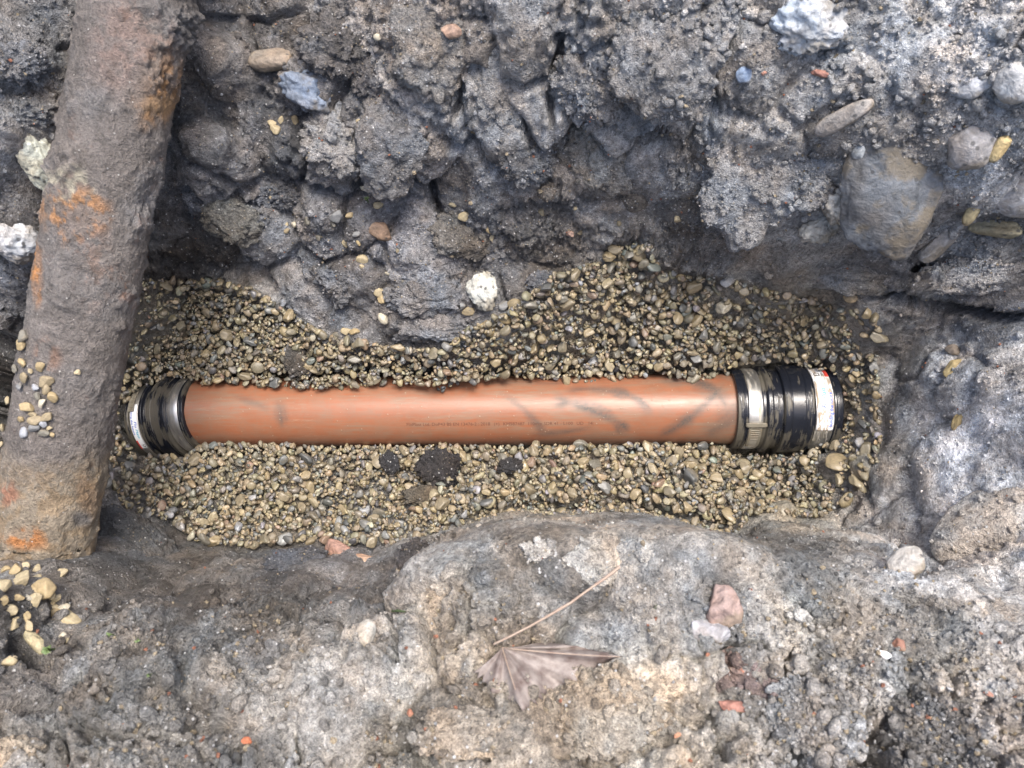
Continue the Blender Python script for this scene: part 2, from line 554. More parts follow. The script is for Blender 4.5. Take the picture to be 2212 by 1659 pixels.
# ---- the sewer pipe line
PIPE_R = 0.0500
_pl, _pr = at(440, 892, -0.030), at(1574, 883, 0.001)
_sl = (_pr - _pl) / (_pr[0] - _pl[0])
PIPE_YAW = math.atan(_sl[1])
PIPE_PITCH = -math.atan(_sl[2])
PIPE_X0, PIPE_X1 = _pl[0] - 0.006, _pr[0] + 0.045
def pipe_y(x):
    return _pl[1] + (x - _pl[0]) * _sl[1]
def pipe_z(x):
    return _pl[2] + (x - _pl[0]) * _sl[2]

GX, GY = np.meshgrid(gx, gy)
GZ = gz(GX, GY)
X, Y, Zb = GX.ravel(), GY.ravel(), GZ.ravel()
U, V_, DZ = project(np.stack([X, Y, Zb], 1))
dzdx = np.gradient(GZ, gx, axis=1).ravel()
dzdy = np.gradient(GZ, gy, axis=0).ravel()
NRM = np.stack([-dzdx, -dzdy, np.ones_like(dzdx)], 1)
NRM /= np.linalg.norm(NRM, axis=1)[:, None]
P0 = np.stack([X, Y, Zb], 1).astype(np.float32)

gm = (in_poly(U, V_, GRAVEL) & ((V_ < 1000) | (Zb < 0.065)) & (Zb < 0.18)).reshape(NY, NX).astype(np.float32)
# soften the gravel mask
for _ in range(6):
    gm[1:-1, 1:-1] = (gm[1:-1, 1:-1] + gm[:-2, 1:-1] + gm[2:, 1:-1] + gm[1:-1, :-2] + gm[1:-1, 2:]) / 5
gm = gm.ravel()
fine = ((X > -0.66) & (X < 0.58) & (Y > -0.42) & (Y < 0.46))
ra = idw(U, V_, ROUGHAMP) * np.array((1.15, 1.15))
amp, crk = ra[:, 0] * (1 - 0.92 * gm), ra[:, 1] * (1 - gm)
W0 = np.stack([fbm(P0 * 14, 3, 1), fbm(P0 * 14 + 9, 3, 2), fbm(P0 * 14 + 21, 3, 3)], 1) * 0.022
PW = P0 + W0
f1, f2, cid_big = worley(PW * 13.0, 5)
big = np.clip(0.75 - f1, -0.3, 0.7) + 0.25 * (cid_big - 0.5)
crack = smoothstep(0.16, 0.0, f2 - f1)
f1b, f2b, cid_mid = worley((PW + W0 * 0.3) * 38.0, 6)
mid = (0.55 - f1b)
crack_b = smoothstep(0.14, 0.0, f2b - f1b)
f1c, f2c, cid_s = worley((P0 + 0.25 * W0) * 120.0, 8)
small = 0.5 - f1c
f1d, f2d, _i = worley(P0 * 300.0, 9)
tiny = 0.5 - f1d
lump = fbm(P0 * 26, 5, 11, 0.55)
patch = smoothstep(-0.15, 0.25, fbm(P0 * 16 + 5, 3, 31))      # smooth clay faces against crumbly soil
disp = amp * (0.020 * big + 0.011 * lump + 0.0085 * mid * (0.35 + 0.65 * patch) + (0.0085 * small * (0.25 + 0.9 * patch) + 0.0032 * tiny * (0.4 + 0.8 * patch)) * (1 + 0.5 * smoothstep(1270, 1330, V_)))
disp -= crk * (0.022 * crack * smoothstep(-0.1, 0.3, fbm(P0 * 9, 3, 41)) + 0.006 * crack_b * patch)
disp += 0.005 * gm
def dig(pts, width, depth, seed):
    """a crack: a groove along a bent line"""
    global disp
    pts = np.array(pts, float)
    lo, hi = pts.min(0) - 40, pts.max(0) + 40
    sel = np.where((U > lo[0]) & (U < hi[0]) & (V_ > lo[1]) & (V_ < hi[1]))[0]
    if len(sel) == 0:
        return
    uu = U[sel] + 9 * fbm(P0[sel] * 90, 3, seed)
    vv = V_[sel] + 9 * fbm(P0[sel] * 90 + 5, 3, seed + 1)
    best = np.full(len(sel), 99.0)
    for a, b in zip(pts[:-1], pts[1:]):
        d = b - a
        t = np.clip(((uu - a[0]) * d[0] + (vv - a[1]) * d[1]) / (d @ d), 0, 1)
        best = np.minimum(best, np.hypot(uu - a[0] - t * d[0], vv - a[1] - t * d[1]))
    wd = width * (0.75 + 0.5 * vnoise(P0[sel] * 40, seed + 2))
    disp[sel] -= depth * smoothstep(wd, wd * 0.35, best)
for k_, c_ in enumerate([
        [(463, 1291), (490, 1300), (515, 1306), (535, 1309)], [(625, 1330), (655, 1350), (690, 1357), (722, 1352)], [(1499, 1526), (1536, 1549), (1546, 1606), (1566, 1655)],
        [(1712, 1405), (1692, 1473), (1676, 1506), (1669, 1570)], [(1859, 1519), (1899, 1573), (1919, 1616), (1965, 1620)], [(2092, 1573), (2116, 1645)],
        [(800, 1626), (836, 1613), (873, 1599), (903, 1555)], [(838, 1315), (853, 1366), (860, 1430)], [(636, 1575), (646, 1630)], [(980, 1634), (1060, 1643)],
        [(1028, 1620), (1048, 1590)], [(1560, 1400), (1600, 1392), (1650, 1398)], [(1010, 1290), (1022, 1340), (1012, 1370)], [(370, 1590), (400, 1560), (440, 1545)],
        [(190, 1480), (260, 1500), (330, 1490)], [(1930, 1290), (2010, 1310)], [(1870, 1545), (1840, 1600)], [(90, 1560), (140, 1590), (150, 1640)]]):
    dig(c_, 9 if k_ % 3 else 12, 0.026, 300 + 7 * k_)
dig([(45, 1385), (70, 1405), (95, 1430)], 30, 0.07, 501)
dig([(1985, 1238), (2010, 1228)], 20, 0.07, 511)
for k_, c_ in enumerate([[(790, 115), (800, 135)], [(755, 168), (775, 185)], [(850, 168), (880, 190)], [(620, 395), (680, 400), (720, 410)], [(770, 390), (780, 410)],
                         [(990, 150), (1000, 210), (985, 240)], [(1205, 90), (1200, 150), (1190, 250)], [(1310, 190), (1330, 170), (1355, 130)], [(1370, 300), (1420, 280)],
                         [(940, 420), (950, 470)], [(420, 400), (440, 430)], [(1180, 320), (1230, 300)], [(1880, 640), (1990, 655), (2080, 668)], [(2050, 655), (2150, 690), (2212, 690)]]):
    dig(c_, 14, 0.03, 601 + 5 * k_)
disp = np.where(fine, disp, disp * 0.8)
PT = P0 + NRM.astype(np.float32) * disp[:, None].astype(np.float32)
# a groove for the pipe and its couplings, so that nothing pokes through them
gy_rel = PT[:, 1] - pipe_y(PT[:, 0])
ing = (np.abs(gy_rel) < 0.066) & (PT[:, 0] > -0.64) & (PT[:, 0] < _pr[0] + 0.138)
PT[ing, 2] = np.minimum(PT[ing, 2], pipe_z(PT[ing, 0]) - 0.075)

wu = U + 45 * fbm(P0 * 12 + 3, 4, 51)
wv = V_ + 45 * fbm(P0 * 12 + 8, 4, 52)
tint = idw(wu, wv, TINT, 3.2)
cell = (0.66 + 0.68 * cid_big)[:, None] * (0.76 + 0.48 * cid_mid)[:, None] * (0.85 + 0.3 * cid_s)[:, None]
mot, wet = mottle(P0)
tint = tint * np.where(gm[:, None] > 0.5, 1.0, cell) * mot
idx = np.arange(NX * NY).reshape(NY, NX)
Fq = np.stack([idx[:-1, :-1].ravel(), idx[:-1, 1:].ravel(), idx[1:, 1:].ravel(), idx[1:, :-1].ravel()], 1)
me = make_mesh('ground', PT, Fq, np.concatenate([tint, wet[:, None]], 1).astype(np.float32))
ground = link('ground', me, M_SOIL)
tag(ground, 'dark grey dug soil and clay of the open trench and its banks', kind='structure')

# ---- depth lookup on the finished ground
ZW, ZH = 1180, 900
Uf, Vf, Df = project(PT)
iu = np.round((Uf + 74) / 2).astype(int)
iv = np.round((Vf + 70) / 2).astype(int)
ok = (iu >= 0) & (iu < ZW) & (iv >= 0) & (iv < ZH)
zbuf = np.full(ZW * ZH, 9.0)
np.minimum.at(zbuf, iv[ok] * ZW + iu[ok], Df[ok])
zbuf = zbuf.reshape(ZH, ZW)

def hit(u, v):
    i, j = int(round((u + 74) / 2)), int(round((v + 70) / 2))
    i, j = min(max(i, 2), ZW - 3), min(max(j, 2), ZH - 3)
    for r in (1, 2, 5, 12):
        win = zbuf[max(j - r, 0):j + r + 1, max(i - r, 0):i + r + 1]
        if win.min() < 5:
            good = win[win < 5]
            d = float(np.median(good))
            break
    else:
        d = 0.7
    return CAM + ray(u, v) * d, d

def local_tint(u, v):
    return idw(np.array([u]), np.array([v]), TINT, 3.2)[0]

# ------------------------------------------------------------------ orange drain pipe
def tube_grid(nx, nt, x0, x1, t0=0.0, t1=2 * math.pi, closed=True):
    xs = np.linspace(x0, x1, nx)
    ts = np.linspace(t0, t1, nt, endpoint=not closed)
    T, Xx = np.meshgrid(ts, xs)
    i = np.arange(nx * nt).reshape(nx, nt)
    if closed:
        j = np.roll(i, -1, axis=1)
        F = np.stack([i[:-1].ravel(), j[:-1].ravel(), j[1:].ravel(), i[1:].ravel()], 1)
    else:
        F = np.stack([i[:-1, :-1].ravel(), i[:-1, 1:].ravel(), i[1:, 1:].ravel(), i[1:, :-1].ravel()], 1)
    return Xx.ravel(), T.ravel(), F

def pipe_material():
    k = NT('orange_plastic')
    c = k.obj()
    film = k.attr('film').outputs['Fac']
    smear = k.attr('smear').outputs['Fac']
    st_ = k.noise(k.mapping(c, (9, 110, 110)), 3.0, 5, 0.65, 0.4)
    n = k.noise(c, 30, 5, 0.6)
    col = k.mix(k.rng(n, 0.3, 0.7), (0.25, 0.086, 0.040), (0.29, 0.105, 0.052))
    # thin dried mud film, wiped along the pipe
    fm = k.math('MULTIPLY', film, k.rng(st_, 0.36, 0.60, 0.1, 1.0), True)
    col = k.mix(fm, col, (0.225, 0.135, 0.088))
    dust = k.rng(k.noise(c, 55, 6, 0.75, 0.8), 0.46, 0.66, 0, 0.62)
    col = k.mix(dust, col, (0.21, 0.125, 0.082))
    col = k.mix(k.math('MULTIPLY', smear, k.rng(k.noise(c, 420, 3, 0.7), 0.3, 0.6, 0.9, 1.5), True), col, (0.075, 0.064, 0.056))
    v = k.vor(c, 210)
    sp = k.n('ShaderNodeSeparateColor')
    k.l(v.outputs['Color'], sp.inputs[0])
    grit = k.math('MULTIPLY', k.math('GREATER_THAN', sp.outputs[0], 0.93), k.rng(v.outputs['Distance'], 0.26, 0.14))
    col = k.mix(k.math('MULTIPLY', grit, 0.7), col, (0.30, 0.24, 0.17))
    scr = k.noise(k.mapping(c, (10, 330, 330)), 1.0, 3, 0.6, 1.5)
    line = k.math('MULTIPLY', k.rng(k.math('ABSOLUTE', k.math('SUBTRACT', scr, 0.56)), 0.010, 0.003), k.rng(k.noise(c, 18, 3), 0.45, 0.6), True)
    col = k.mix(k.math('MULTIPLY', line, 0.6), col, (0.33, 0.22, 0.15))
    spl = k.rng(k.noise(c, 160, 5, 0.75, 0.5), 0.66, 0.71)
    col = k.mix(k.math('MULTIPLY', spl, 0.75), col, (0.15, 0.115, 0.08))
    r = k.math('ADD', 0.33, k.math('MULTIPLY', k.math('ADD', fm, smear), 0.14))
    h = k.math('ADD', k.math('MULTIPLY', st_, 0.5), k.math('ADD', k.math('MULTIPLY', smear, 0.6), grit))
    return k.out(col, r, k.bump(h, 0.0006, 0.55), spec=0.5)

pipe_root = bpy.data.objects.new('drain_pipe', None)
COL.objects.link(pipe_root)
pipe_root.location = (0, pipe_y(0), pipe_z(0))
pipe_root.rotation_euler = (0, PIPE_PITCH, PIPE_YAW)
tag(pipe_root, 'smooth orange plastic drain pipe lying half buried in the gravel', 'pipe')

xs, ts, F = tube_grid(480, 84, PIPE_X0, PIPE_X1)
Vp = np.stack([xs, PIPE_R * np.sin(ts), PIPE_R * np.cos(ts)], 1)
ss = PIPE_R * np.where(ts > math.pi, ts - 2 * math.pi, ts)          # arc from the crown, + towards the far bank
Q = np.stack([xs * 14, ss * 60, 0 * xs], 1)
film = 0.45 + 0.65 * smoothstep(-0.2, 0.4, fbm(Q, 4, 61)) + 0.35 * smoothstep(0.15, 0.4, xs)
smear = np.zeros(len(xs))
def arc_smear(pts, width, strength, seed):
    """a wiped mud mark: a band round a bent line on the unrolled pipe (x, arc in metres)"""
    global smear
    pts = np.array(pts, float)
    best = np.full(len(xs), 9.0)
    along = np.zeros(len(xs))
    L = 0
    for a, b in zip(pts[:-1], pts[1:]):
        d = b - a
        l = np.hypot(*d)
        t = np.clip(((xs - a[0]) * d[0] + (ss - a[1]) * d[1]) / (l * l), 0, 1)
        dist = np.hypot(xs - a[0] - t * d[0], ss - a[1] - t * d[1])
        side = np.sign(d[0] * (ss - a[1]) - d[1] * (xs - a[0]))
        near = dist < np.abs(best)
        best = np.where(near, dist * np.where(side == 0, 1, side), best)
        along = np.where(near, L + t * l, along)
        L += l
    fade = smoothstep(0, 0.03, along) * smoothstep(L, L - 0.025, along)
    streak = 0.5 + 0.5 * fbm(np.stack([best * 260, along * 16, 0 * best], 1), 2, seed)
    m = smoothstep(width * 1.3, 0.0, np.abs(best) + width * 0.35 * vnoise(np.stack([along * 60, best * 0, best * 0], 1), seed + 3)) * fade * (0.2 + 0.8 * streak)
    smear = np.maximum(smear, 1.6 * strength * m)
def curve(p0, p1, p2, n=12):
    t = np.linspace(0, 1, n)[:, None]
    return (1 - t) ** 2 * np.array(p0) + 2 * t * (1 - t) * np.array(p1) + t * t * np.array(p2)
arc_smear(curve((0.07, 0.020), (0.17, 0.034), (0.195, -0.022)), 0.008, 0.62, 3)
arc_smear(curve((0.05, 0.004), (0.13, 0.006), (0.165, -0.052)), 0.010, 0.66, 4)
arc_smear(curve((0.30, 0.034), (0.27, -0.01), (0.20, -0.055)), 0.012, 0.55, 5)
arc_smear(curve((0.20, 0.046), (0.29, 0.038), (0.30, -0.02)), 0.014, 0.48, 6)
arc_smear(curve((0.33, 0.01), (0.30, -0.03), (0.26, -0.05)), 0.016, 0.40, 7)
arc_smear(curve((-0.02, 0.022), (0.03, -0.01), (0.055, -0.058)), 0.007, 0.42, 8)
arc_smear(curve((-0.335, 0.016), (-0.315, -0.008), (-0.325, -0.04)), 0.010, 0.62, 9)
arc_smear(curve((-0.40, 0.02), (-0.35, 0.0), (-0.33, -0.006)), 0.006, 0.30, 10)
arc_smear(curve((-0.04, 0.041), (0.03, 0.032), (0.09, 0.036)), 0.006, 0.42, 11)
arc_smear(curve((0.02, -0.047), (0.07, -0.045), (0.12, -0.032)), 0.006, 0.36, 12)
arc_smear(curve((-0.19, 0.03), (-0.15, 0.02), (-0.11, 0.03)), 0.010, 0.20, 13)
me = make_mesh('pipe_body', Vp, F)
add_float(me, 'film', film)
add_float(me, 'smear', smear)
link('pipe_body', me, pipe_material(), pipe_root)

def text_mesh(s, size, extrude=0.0, shear=0.0, bold=0.0):
    cu = bpy.data.curves.new('lettering', 'FONT')
    cu.body = s
    cu.size = size
    cu.shear = shear
    cu.offset = bold
    cu.resolution_u = 3
    o = bpy.data.objects.new('lettering', cu)
    COL.objects.link(o)
    bpy.context.view_layer.update()
    dg = bpy.context.evaluated_depsgraph_get()
    m = bpy.data.meshes.new_from_object(o.evaluated_get(dg))
    bpy.data.objects.remove(o)
    bpy.data.curves.remove(cu)
    m.name = 'lettering'
    m.materials.clear()
    return m

def plain(name, col, rough=0.5, metal=0.0, grime=0.0):
    k = NT(name)
    c = k.obj()
    n = k.noise(c, 220, 4, 0.65)
    q = k.scale_col(k.mix(0.0, (*col, 1.0), (*col, 1.0)), k.rng(n, 0.3, 0.7, 0.85, 1.15))
    if grime:
        g = k.rng(k.noise(c, 90, 6, 0.7, 0.8), 0.62 - grime * 0.25, 0.72 - grime * 0.25)
        q = k.mix(k.math('MULTIPLY', g, 0.85), q, (0.15, 0.12, 0.08))
    return k.out(q, rough, None, metal)

M_PRINT = plain('pipe_print', (0.11, 0.042, 0.026), 0.5)
def wrap_text(me, x0, s0, r, reading='x'):
    n = len(me.vertices)
    a = np.zeros(n * 3, np.float32)
    me.vertices.foreach_get('co', a)
    a = a.reshape(-1, 3)
    if reading == 'x':        # along the pipe, letters upright towards the far bank
        x, s = x0 + a[:, 0], s0 + a[:, 1]
    elif reading == 'down':   # round the pipe towards the near side
        x, s = x0 + a[:, 1], s0 - a[:, 0]
    else:                     # round the pipe towards the far side
        x, s = x0 - a[:, 1], s0 + a[:, 0]
    t = s / r
    b = np.stack([x, r * np.sin(t), r * np.cos(t)], 1)
    me.vertices.foreach_set('co', np.ascontiguousarray(b, np.float32).ravel())
    me.update()
    return me

PRINT_S = -0.0300
xcur = -0.146
for s in ('FloPlast Ltd. DoP43 BS EN 13476-2 : 2018', '(+)', 'KM587487  110mm SDR 41 - L100', 'UD   14:'):
    tm = text_mesh(s, 0.0068)
    wd = max(v.co.x for v in tm.vertices)
    wrap_text(tm, xcur, PRINT_S, PIPE_R + 0.0002)
    link('lettering', tm, M_PRINT, pipe_root)
    xcur += wd + 0.005

# ------------------------------------------------------------------ rubber couplings
def rubber_material():
    k = NT('black_rubber')
    c = k.obj()
    n = k.noise(c, 380, 4, 0.7)
    muddy = k.attr('mud').outputs['Fac']
    g = k.rng(k.math('ADD', muddy, k.math('MULTIPLY', k.math('SUBTRACT', n, 0.5), 1.1)), 0.15, 1.0)
    col = k.mix(g, (0.010, 0.012, 0.018), (0.088, 0.080, 0.063))
    r = k.math('ADD', 0.22, k.math('MULTIPLY', g, 0.22))
    return k.out(col, r, k.bump(k.math('ADD', g, k.math('MULTIPLY', n, 0.3)), 0.0006, 0.7), spec=0.5)
M_RUBBER = rubber_material()

def steel_material(name, mud):
    k = NT(name)
    c = k.obj()
    n = k.noise(k.mapping(c, (260, 30, 30)), 1.0, 5, 0.65, 1.2)
    g = k.rng(n, 0.62 - mud * 0.2, 0.76 - mud * 0.2)
    col = k.mix(g, (0.72, 0.71, 0.68), (0.34, 0.30, 0.22))
    m = k.math('SUBTRACT', 0.95, k.math('MULTIPLY', g, 0.9))
    r = k.math('ADD', 0.33, k.math('MULTIPLY', g, 0.3))
    return k.out(col, r, k.bump(n, 0.0003, 0.5), m)
M_STEEL = steel_material('clamp_steel', 0.5)
M_MUDDY_STEEL = plain('muddy_clamp_steel', (0.17, 0.155, 0.12), 0.5, 0.0, 0.4)
def label_material(name, mud):
    k = NT(name)
    c = k.obj()
    n = k.noise(k.mapping(c, (170, 34, 34)), 1.0, 6, 0.7, 1.4)
    b = k.noise(c, 30, 3, 0.6)
    g = k.rng(k.math('ADD', n, k.math('MULTIPLY', k.math('SUBTRACT', b, 0.5), 0.7)), 0.66 - mud * 0.26, 0.76 - mud * 0.22)
    col = k.mix(k.math('MULTIPLY', g, 0.85), (0.80, 0.82, 0.84), (0.27, 0.18, 0.085))
    return k.out(col, 0.38, None)
M_LABEL_CLEAN = label_material('label_paper', 0.0)
M_LABEL_MUDDY = label_material('muddy_label_paper', 0.75)
M_BLUE = plain('print_blue', (0.02, 0.09, 0.50), 0.4)
M_TEAL = plain('print_teal', (0.03, 0.38, 0.55), 0.4)
M_RED = plain('print_red', (0.62, 0.07, 0.05), 0.4)
M_BLACK = plain('print_black', (0.02, 0.02, 0.025), 0.4)

PROFILE = [(0, 55.4), (0, 61.8), (8.8, 62.3), (9.8, 60.8), (10.8, 62.0), (15.2, 62.0), (15.6, 61.4), (36.2, 61.4), (36.6, 62.0), (41.5, 62.2), (42.6, 65.0),
           (43.6, 66.6), (50.0, 66.6), (51.4, 61.9), (65.5, 61.7), (66.8, 67.4), (68.0, 68.3), (76.0, 68.4), (76.9, 66.6), (77.8, 68.2), (97.5, 68.2),
           (98.6, 65.8), (99.8, 67.8), (109.5, 67.6), (111.0, 62.2), (113.2, 61.2), (139.6, 61.2), (140.4, 62.2), (144.0, 62.3), (145.2, 60.9),
           (146.4, 62.2), (152.8, 61.8), (152.8, 55.4)]

def arc_plate(x0, x1, s0, s1, r, thick, ns=40, nxx=6, corner=0.0, slots=None):
    """closed curved plate lying on a cylinder about the x axis; s is arc length from the crown"""
    sv = np.linspace(s0, s1, ns)
    xv = np.linspace(-1, 1, nxx)
    top, F = [], []
    for s in sv:
        e = min(abs(s - s0), abs(s1 - s))
        half = (x1 - x0) / 2
        if corner and e < corner:
            half -= corner - math.sqrt(max(corner ** 2 - (corner - e) ** 2, 0))
        for q in xv:
            x = (x0 + x1) / 2 + q * half
            rr = r + thick
            if slots is not None:
                ph = ((s - s0) / slots) % 1.0
                if abs(q) < 0.62 and 0.25 < ph < 0.65:
                    rr = r + thick * 0.1
            top.append((x, rr * math.sin(s / rr), rr * math.cos(s / rr)))
    n = len(top)
    bot = []
    for (x, y, z) in top:
        l = math.hypot(y, z)
        bot.append((x, y * r / l, z * r / l))
    Vv = np.array(top + bot)
    ii = np.arange(n).reshape(ns, nxx)
    F.append(np.stack([ii[:-1, :-1].ravel(), ii[:-1, 1:].ravel(), ii[1:, 1:].ravel(), ii[1:, :-1].ravel()], 1))
    jj = ii + n
    F.append(np.stack([jj[:-1, :-1].ravel(), jj[1:, :-1].ravel(), jj[1:, 1:].ravel(), jj[:-1, 1:].ravel()], 1))
    for a in (ii[:, 0], ii[::-1, -1], ii[0, ::-1], ii[-1, :]):
        F.append(np.stack([a[:-1], a[1:], a[1:] + n, a[:-1] + n], 1))
    return Vv, np.concatenate(F)

def make_coupling(label, loc, yaw, pitch, flip):
    root = bpy.data.objects.new('pipe_coupling', None)
    COL.objects.link(root)
    root.location = loc
    root.rotation_euler = (0, pitch, yaw)
    root.scale = (0.62, 0.90, 0.90) if flip else (0.92, 0.92, 0.92)
    tag(root, label, 'coupling', 'black rubber couplings at the ends of the orange pipe')
    prof = np.array(PROFILE) / 1000
    nt_ = 144
    th = np.linspace(0, 2 * math.pi, nt_, endpoint=False)
    # resample so that ribs stay crisp and long flats get some rows
    rows = []
    for a, b in zip(prof[:-1], prof[1:]):
        m = max(1, int(np.hypot(*(b - a)) / 0.0012))
        for q in range(m):
            rows.append(a + (b - a) * q / m)
    rows.append(prof[-1])
    rows = np.array(rows)
    nr = len(rows)
    Vv = np.zeros((nr, nt_, 3))
    wob = 1 + 0.004 * np.sin(th * 3 + 1)[None, :]
    Vv[..., 0] = rows[:, :1]
    Vv[..., 1] = rows[:, 1:] * wob * np.sin(th)[None]
    Vv[..., 2] = rows[:, 1:] * wob * np.cos(th)[None]
    i = np.arange(nr * nt_).reshape(nr, nt_)
    j = np.roll(i, -1, 1)
    Fv = np.stack([i[:-1].ravel(), j[:-1].ravel(), j[1:].ravel(), i[1:].ravel()], 1)
    me = make_mesh('sleeve', Vv.reshape(-1, 3), Fv)
    q = Vv.reshape(-1, 3)
    arc = np.tile(np.where(th > math.pi, th - 2 * math.pi, th) * 0.064, nr)
    sk = fbm(np.stack([q[:, 0] * 420, arc * 38, 0 * arc], 1), 4, 71 + int(flip), 0.65)
    pt = fbm(np.stack([q[:, 0] * 45, arc * 30, 0 * arc + 3], 1), 3, 75 + int(flip))
    mud = smoothstep(-0.10, 0.30, 0.7 * sk + 1.0 * pt + (-0.15 if flip else -0.05) + 0.30 * smoothstep(-0.012, -0.07, arc))
    add_float(me, 'mud', np.clip(mud, 0, 1))
    link('sleeve', me, M_RUBBER, root)
    # two clamp bands
    bands = [(0.0158, 0.0360), (0.0136 + 0.1, 0.1394)]
    for (a, b) in bands:
        xs_, ts_, Fb = tube_grid(6, 144, a, b)
        rr = np.where((np.abs(xs_ - a) < 1e-6) | (np.abs(xs_ - b) < 1e-6), 0.0615, 0.0627)
        mb = make_mesh('clamp_band', np.stack([xs_, rr * np.sin(ts_), rr * np.cos(ts_)], 1), Fb)
        link('clamp_band', mb, M_STEEL, root)
    R2 = 0.0629
    if not flip:
        # right hand coupling: label on the outer band, screw housing low on the inner one
        Vv, Fv = arc_plate(0.0160, 0.0352, -0.082, -0.041, 0.0629, 0.0016, 82, 14, 0.002, 0.0036)
        hs = link('screw_housing', make_mesh('screw_housing', Vv, Fv, smooth=False), M_MUDDY_STEEL, root)
        V2, F2 = arc_plate(0.0105, 0.0415, -0.041, -0.034, 0.0629, 0.004, 8, 8, 0.002)
        link('screw_block', make_mesh('screw_block', V2, F2, smooth=False), M_MUDDY_STEEL, hs)
        lab = arc_plate(0.1140, 0.1390, -0.047, 0.075, R2, 0.0003, 60, 8, 0.003)
        lo = link('band_label', make_mesh('band_label', *lab), M_LABEL_MUDDY, root)
        rt = R2 + 0.00055
        for s, sz, x, sst, m, sh in (('building the future', 0.0071, 0.1368, -0.040, M_BLUE, 0.0), ('Flo', 0.0096, 0.1280, -0.012, M_BLUE, 0.25),
                                     ('Plast', 0.0096, 0.1280, 0.0025, M_TEAL, 0.25), ('D', 0.0125, 0.1265, 0.0435, M_BLACK, 0.0),
                                     ('PIDA', 0.0042, 0.1315, 0.044, M_BLACK, 0.0)):
            tm = wrap_text(text_mesh(s, sz, shear=sh, bold=0.00012), x, sst, rt, 'up')
            link('lettering', tm, m, lo)
        red = arc_plate(0.1335, 0.1390, 0.042, 0.075, R2 + 0.0003, 0.0002, 16, 3)
        link('red_corner', make_mesh('red_corner', *red), M_RED, lo)
    else:
        # left hand coupling (local x runs from its outer end): label on the outer band, slotted strap tail
        lab = arc_plate(0.0170, 0.0352, -0.062, 0.016, R2, 0.0003, 48, 8, 0.003)
        lo = link('band_label', make_mesh('band_label', *lab), M_LABEL_CLEAN, root)
        rt = R2 + 0.00055
        for s, sz, x, sst, m, sh in (('building the future', 0.0062, 0.0195, 0.012, M_BLUE, 0.0), ('Flo', 0.0085, 0.0270, -0.012, M_BLUE, 0.25),
                                     ('Plast', 0.0085, 0.0270, -0.0245, M_TEAL, 0.25), ('D', 0.0085, 0.0275, -0.0525, M_BLACK, 0.0)):
            tm = wrap_text(text_mesh(s, sz, shear=sh, bold=0.0001), x, sst, rt, 'down')
            link('lettering', tm, m, lo)
        red = arc_plate(0.0170, 0.0215, -0.062, -0.044, R2 + 0.0003, 0.0002, 12, 3)
        link('red_corner', make_mesh('red_corner', *red), M_RED, lo)
        Vv, Fv = arc_plate(0.0130, 0.0285, 0.004, 0.048, R2 + 0.0012, 0.0016, 90, 14, 0.0, 0.0040)
        link('strap_tail', make_mesh('strap_tail', Vv, Fv, smooth=False), M_MUDDY_STEEL, root)
    return root

make_coupling('black rubber pipe coupling with a mud smeared label, at the clay wall end', (_pr[0], _pr[1], _pr[2]), PIPE_YAW, PIPE_PITCH, False)
LCX = _pl[0] + 0.004
Lyaw, Lpitch = math.radians(5.0), math.radians(-14)
ax = Matrix.Rotation(Lyaw, 3, 'Z') @ Matrix.Rotation(Lpitch, 3, 'Y') @ Vector((1, 0, 0))
inner = Vector((LCX, pipe_y(LCX), pipe_z(LCX)))
lloc = inner - ax * 0.1528 * 0.62
make_coupling('black rubber pipe coupling with clean white label, beside the rusty iron pipe', lloc, Lyaw, Lpitch, True)

# ------------------------------------------------------------------ old iron pipe crossing above
IRON_R = 0.0490
A3, B3 = at(298, 0, 0.425), at(86, 1188, 0.235)
dv = (B3 - A3) / np.linalg.norm(B3 - A3)
A3 = A3 - dv * 0.16
L_IRON = np.linalg.norm(B3 - A3) + 0.004
xs, ts, F = tube_grid(360, 180, 0, L_IRON)
zax = np.array((0, 0, 1.0))
ey = np.cross(zax, dv); ey /= np.linalg.norm(ey)
ez = np.cross(dv, ey)
base = np.stack([xs, IRON_R * np.sin(ts), IRON_R * np.cos(ts)], 1)
def iron_world(b):
    return A3 + b[:, :1] * dv + b[:, 1:2] * ey + b[:, 2:3] * ez
Pw = iron_world(base)
iu_, iv_, _d = project(Pw)
crust = smoothstep(0.02, 0.4, fbm(base * 22, 4, 81)) * np.clip(smoothstep(620, 300, iv_) + 0.5 + smoothstep(1040, 1120, iv_), 0, 1)
f1, f2, cc = worley(base * 160 + 4 * fbm(base * 30, 2, 5)[:, None], 82)
g1, g2, gc = worley(base * 330, 83)
rdisp = 0.0016 * fbm(base * 35, 4, 84) + 0.0005 * fbm(base * 260, 2, 85) + crust * (0.0030 * (0.55 - f1) + 0.0016 * (0.5 - g1)) + 0.0045 * crust * fbm(base * 40, 3, 86)
rdisp += 0.0010 * (0.5 - g1) + 0.0016 * (0.5 - f1) * smoothstep(-0.2, 0.3, fbm(base * 18, 3, 96)) + 0.0022 * np.maximum(fbm(base * 75, 3, 97) - 0.12, 0) * 3
def blob(u, v, ru, rv):
    return smoothstep(1.0, 0.35, np.hypot((iu_ - u) / ru, (iv_ - v) / rv) + 0.35 * fbm(base * 45, 3, 87))
lum = 0.35 + 0.9 * np.abs(fbm(base * 90, 3, 98)) + 0.8 * (0.5 - f1)
rdisp += lum * (0.008 * blob(140, 640, 60, 45) + 0.007 * blob(255, 705, 22, 16) + 0.010 * blob(400, 60, 80, 60) + 0.008 * blob(330, 150, 50, 90) + 0.008 * blob(150, 350, 70, 60))
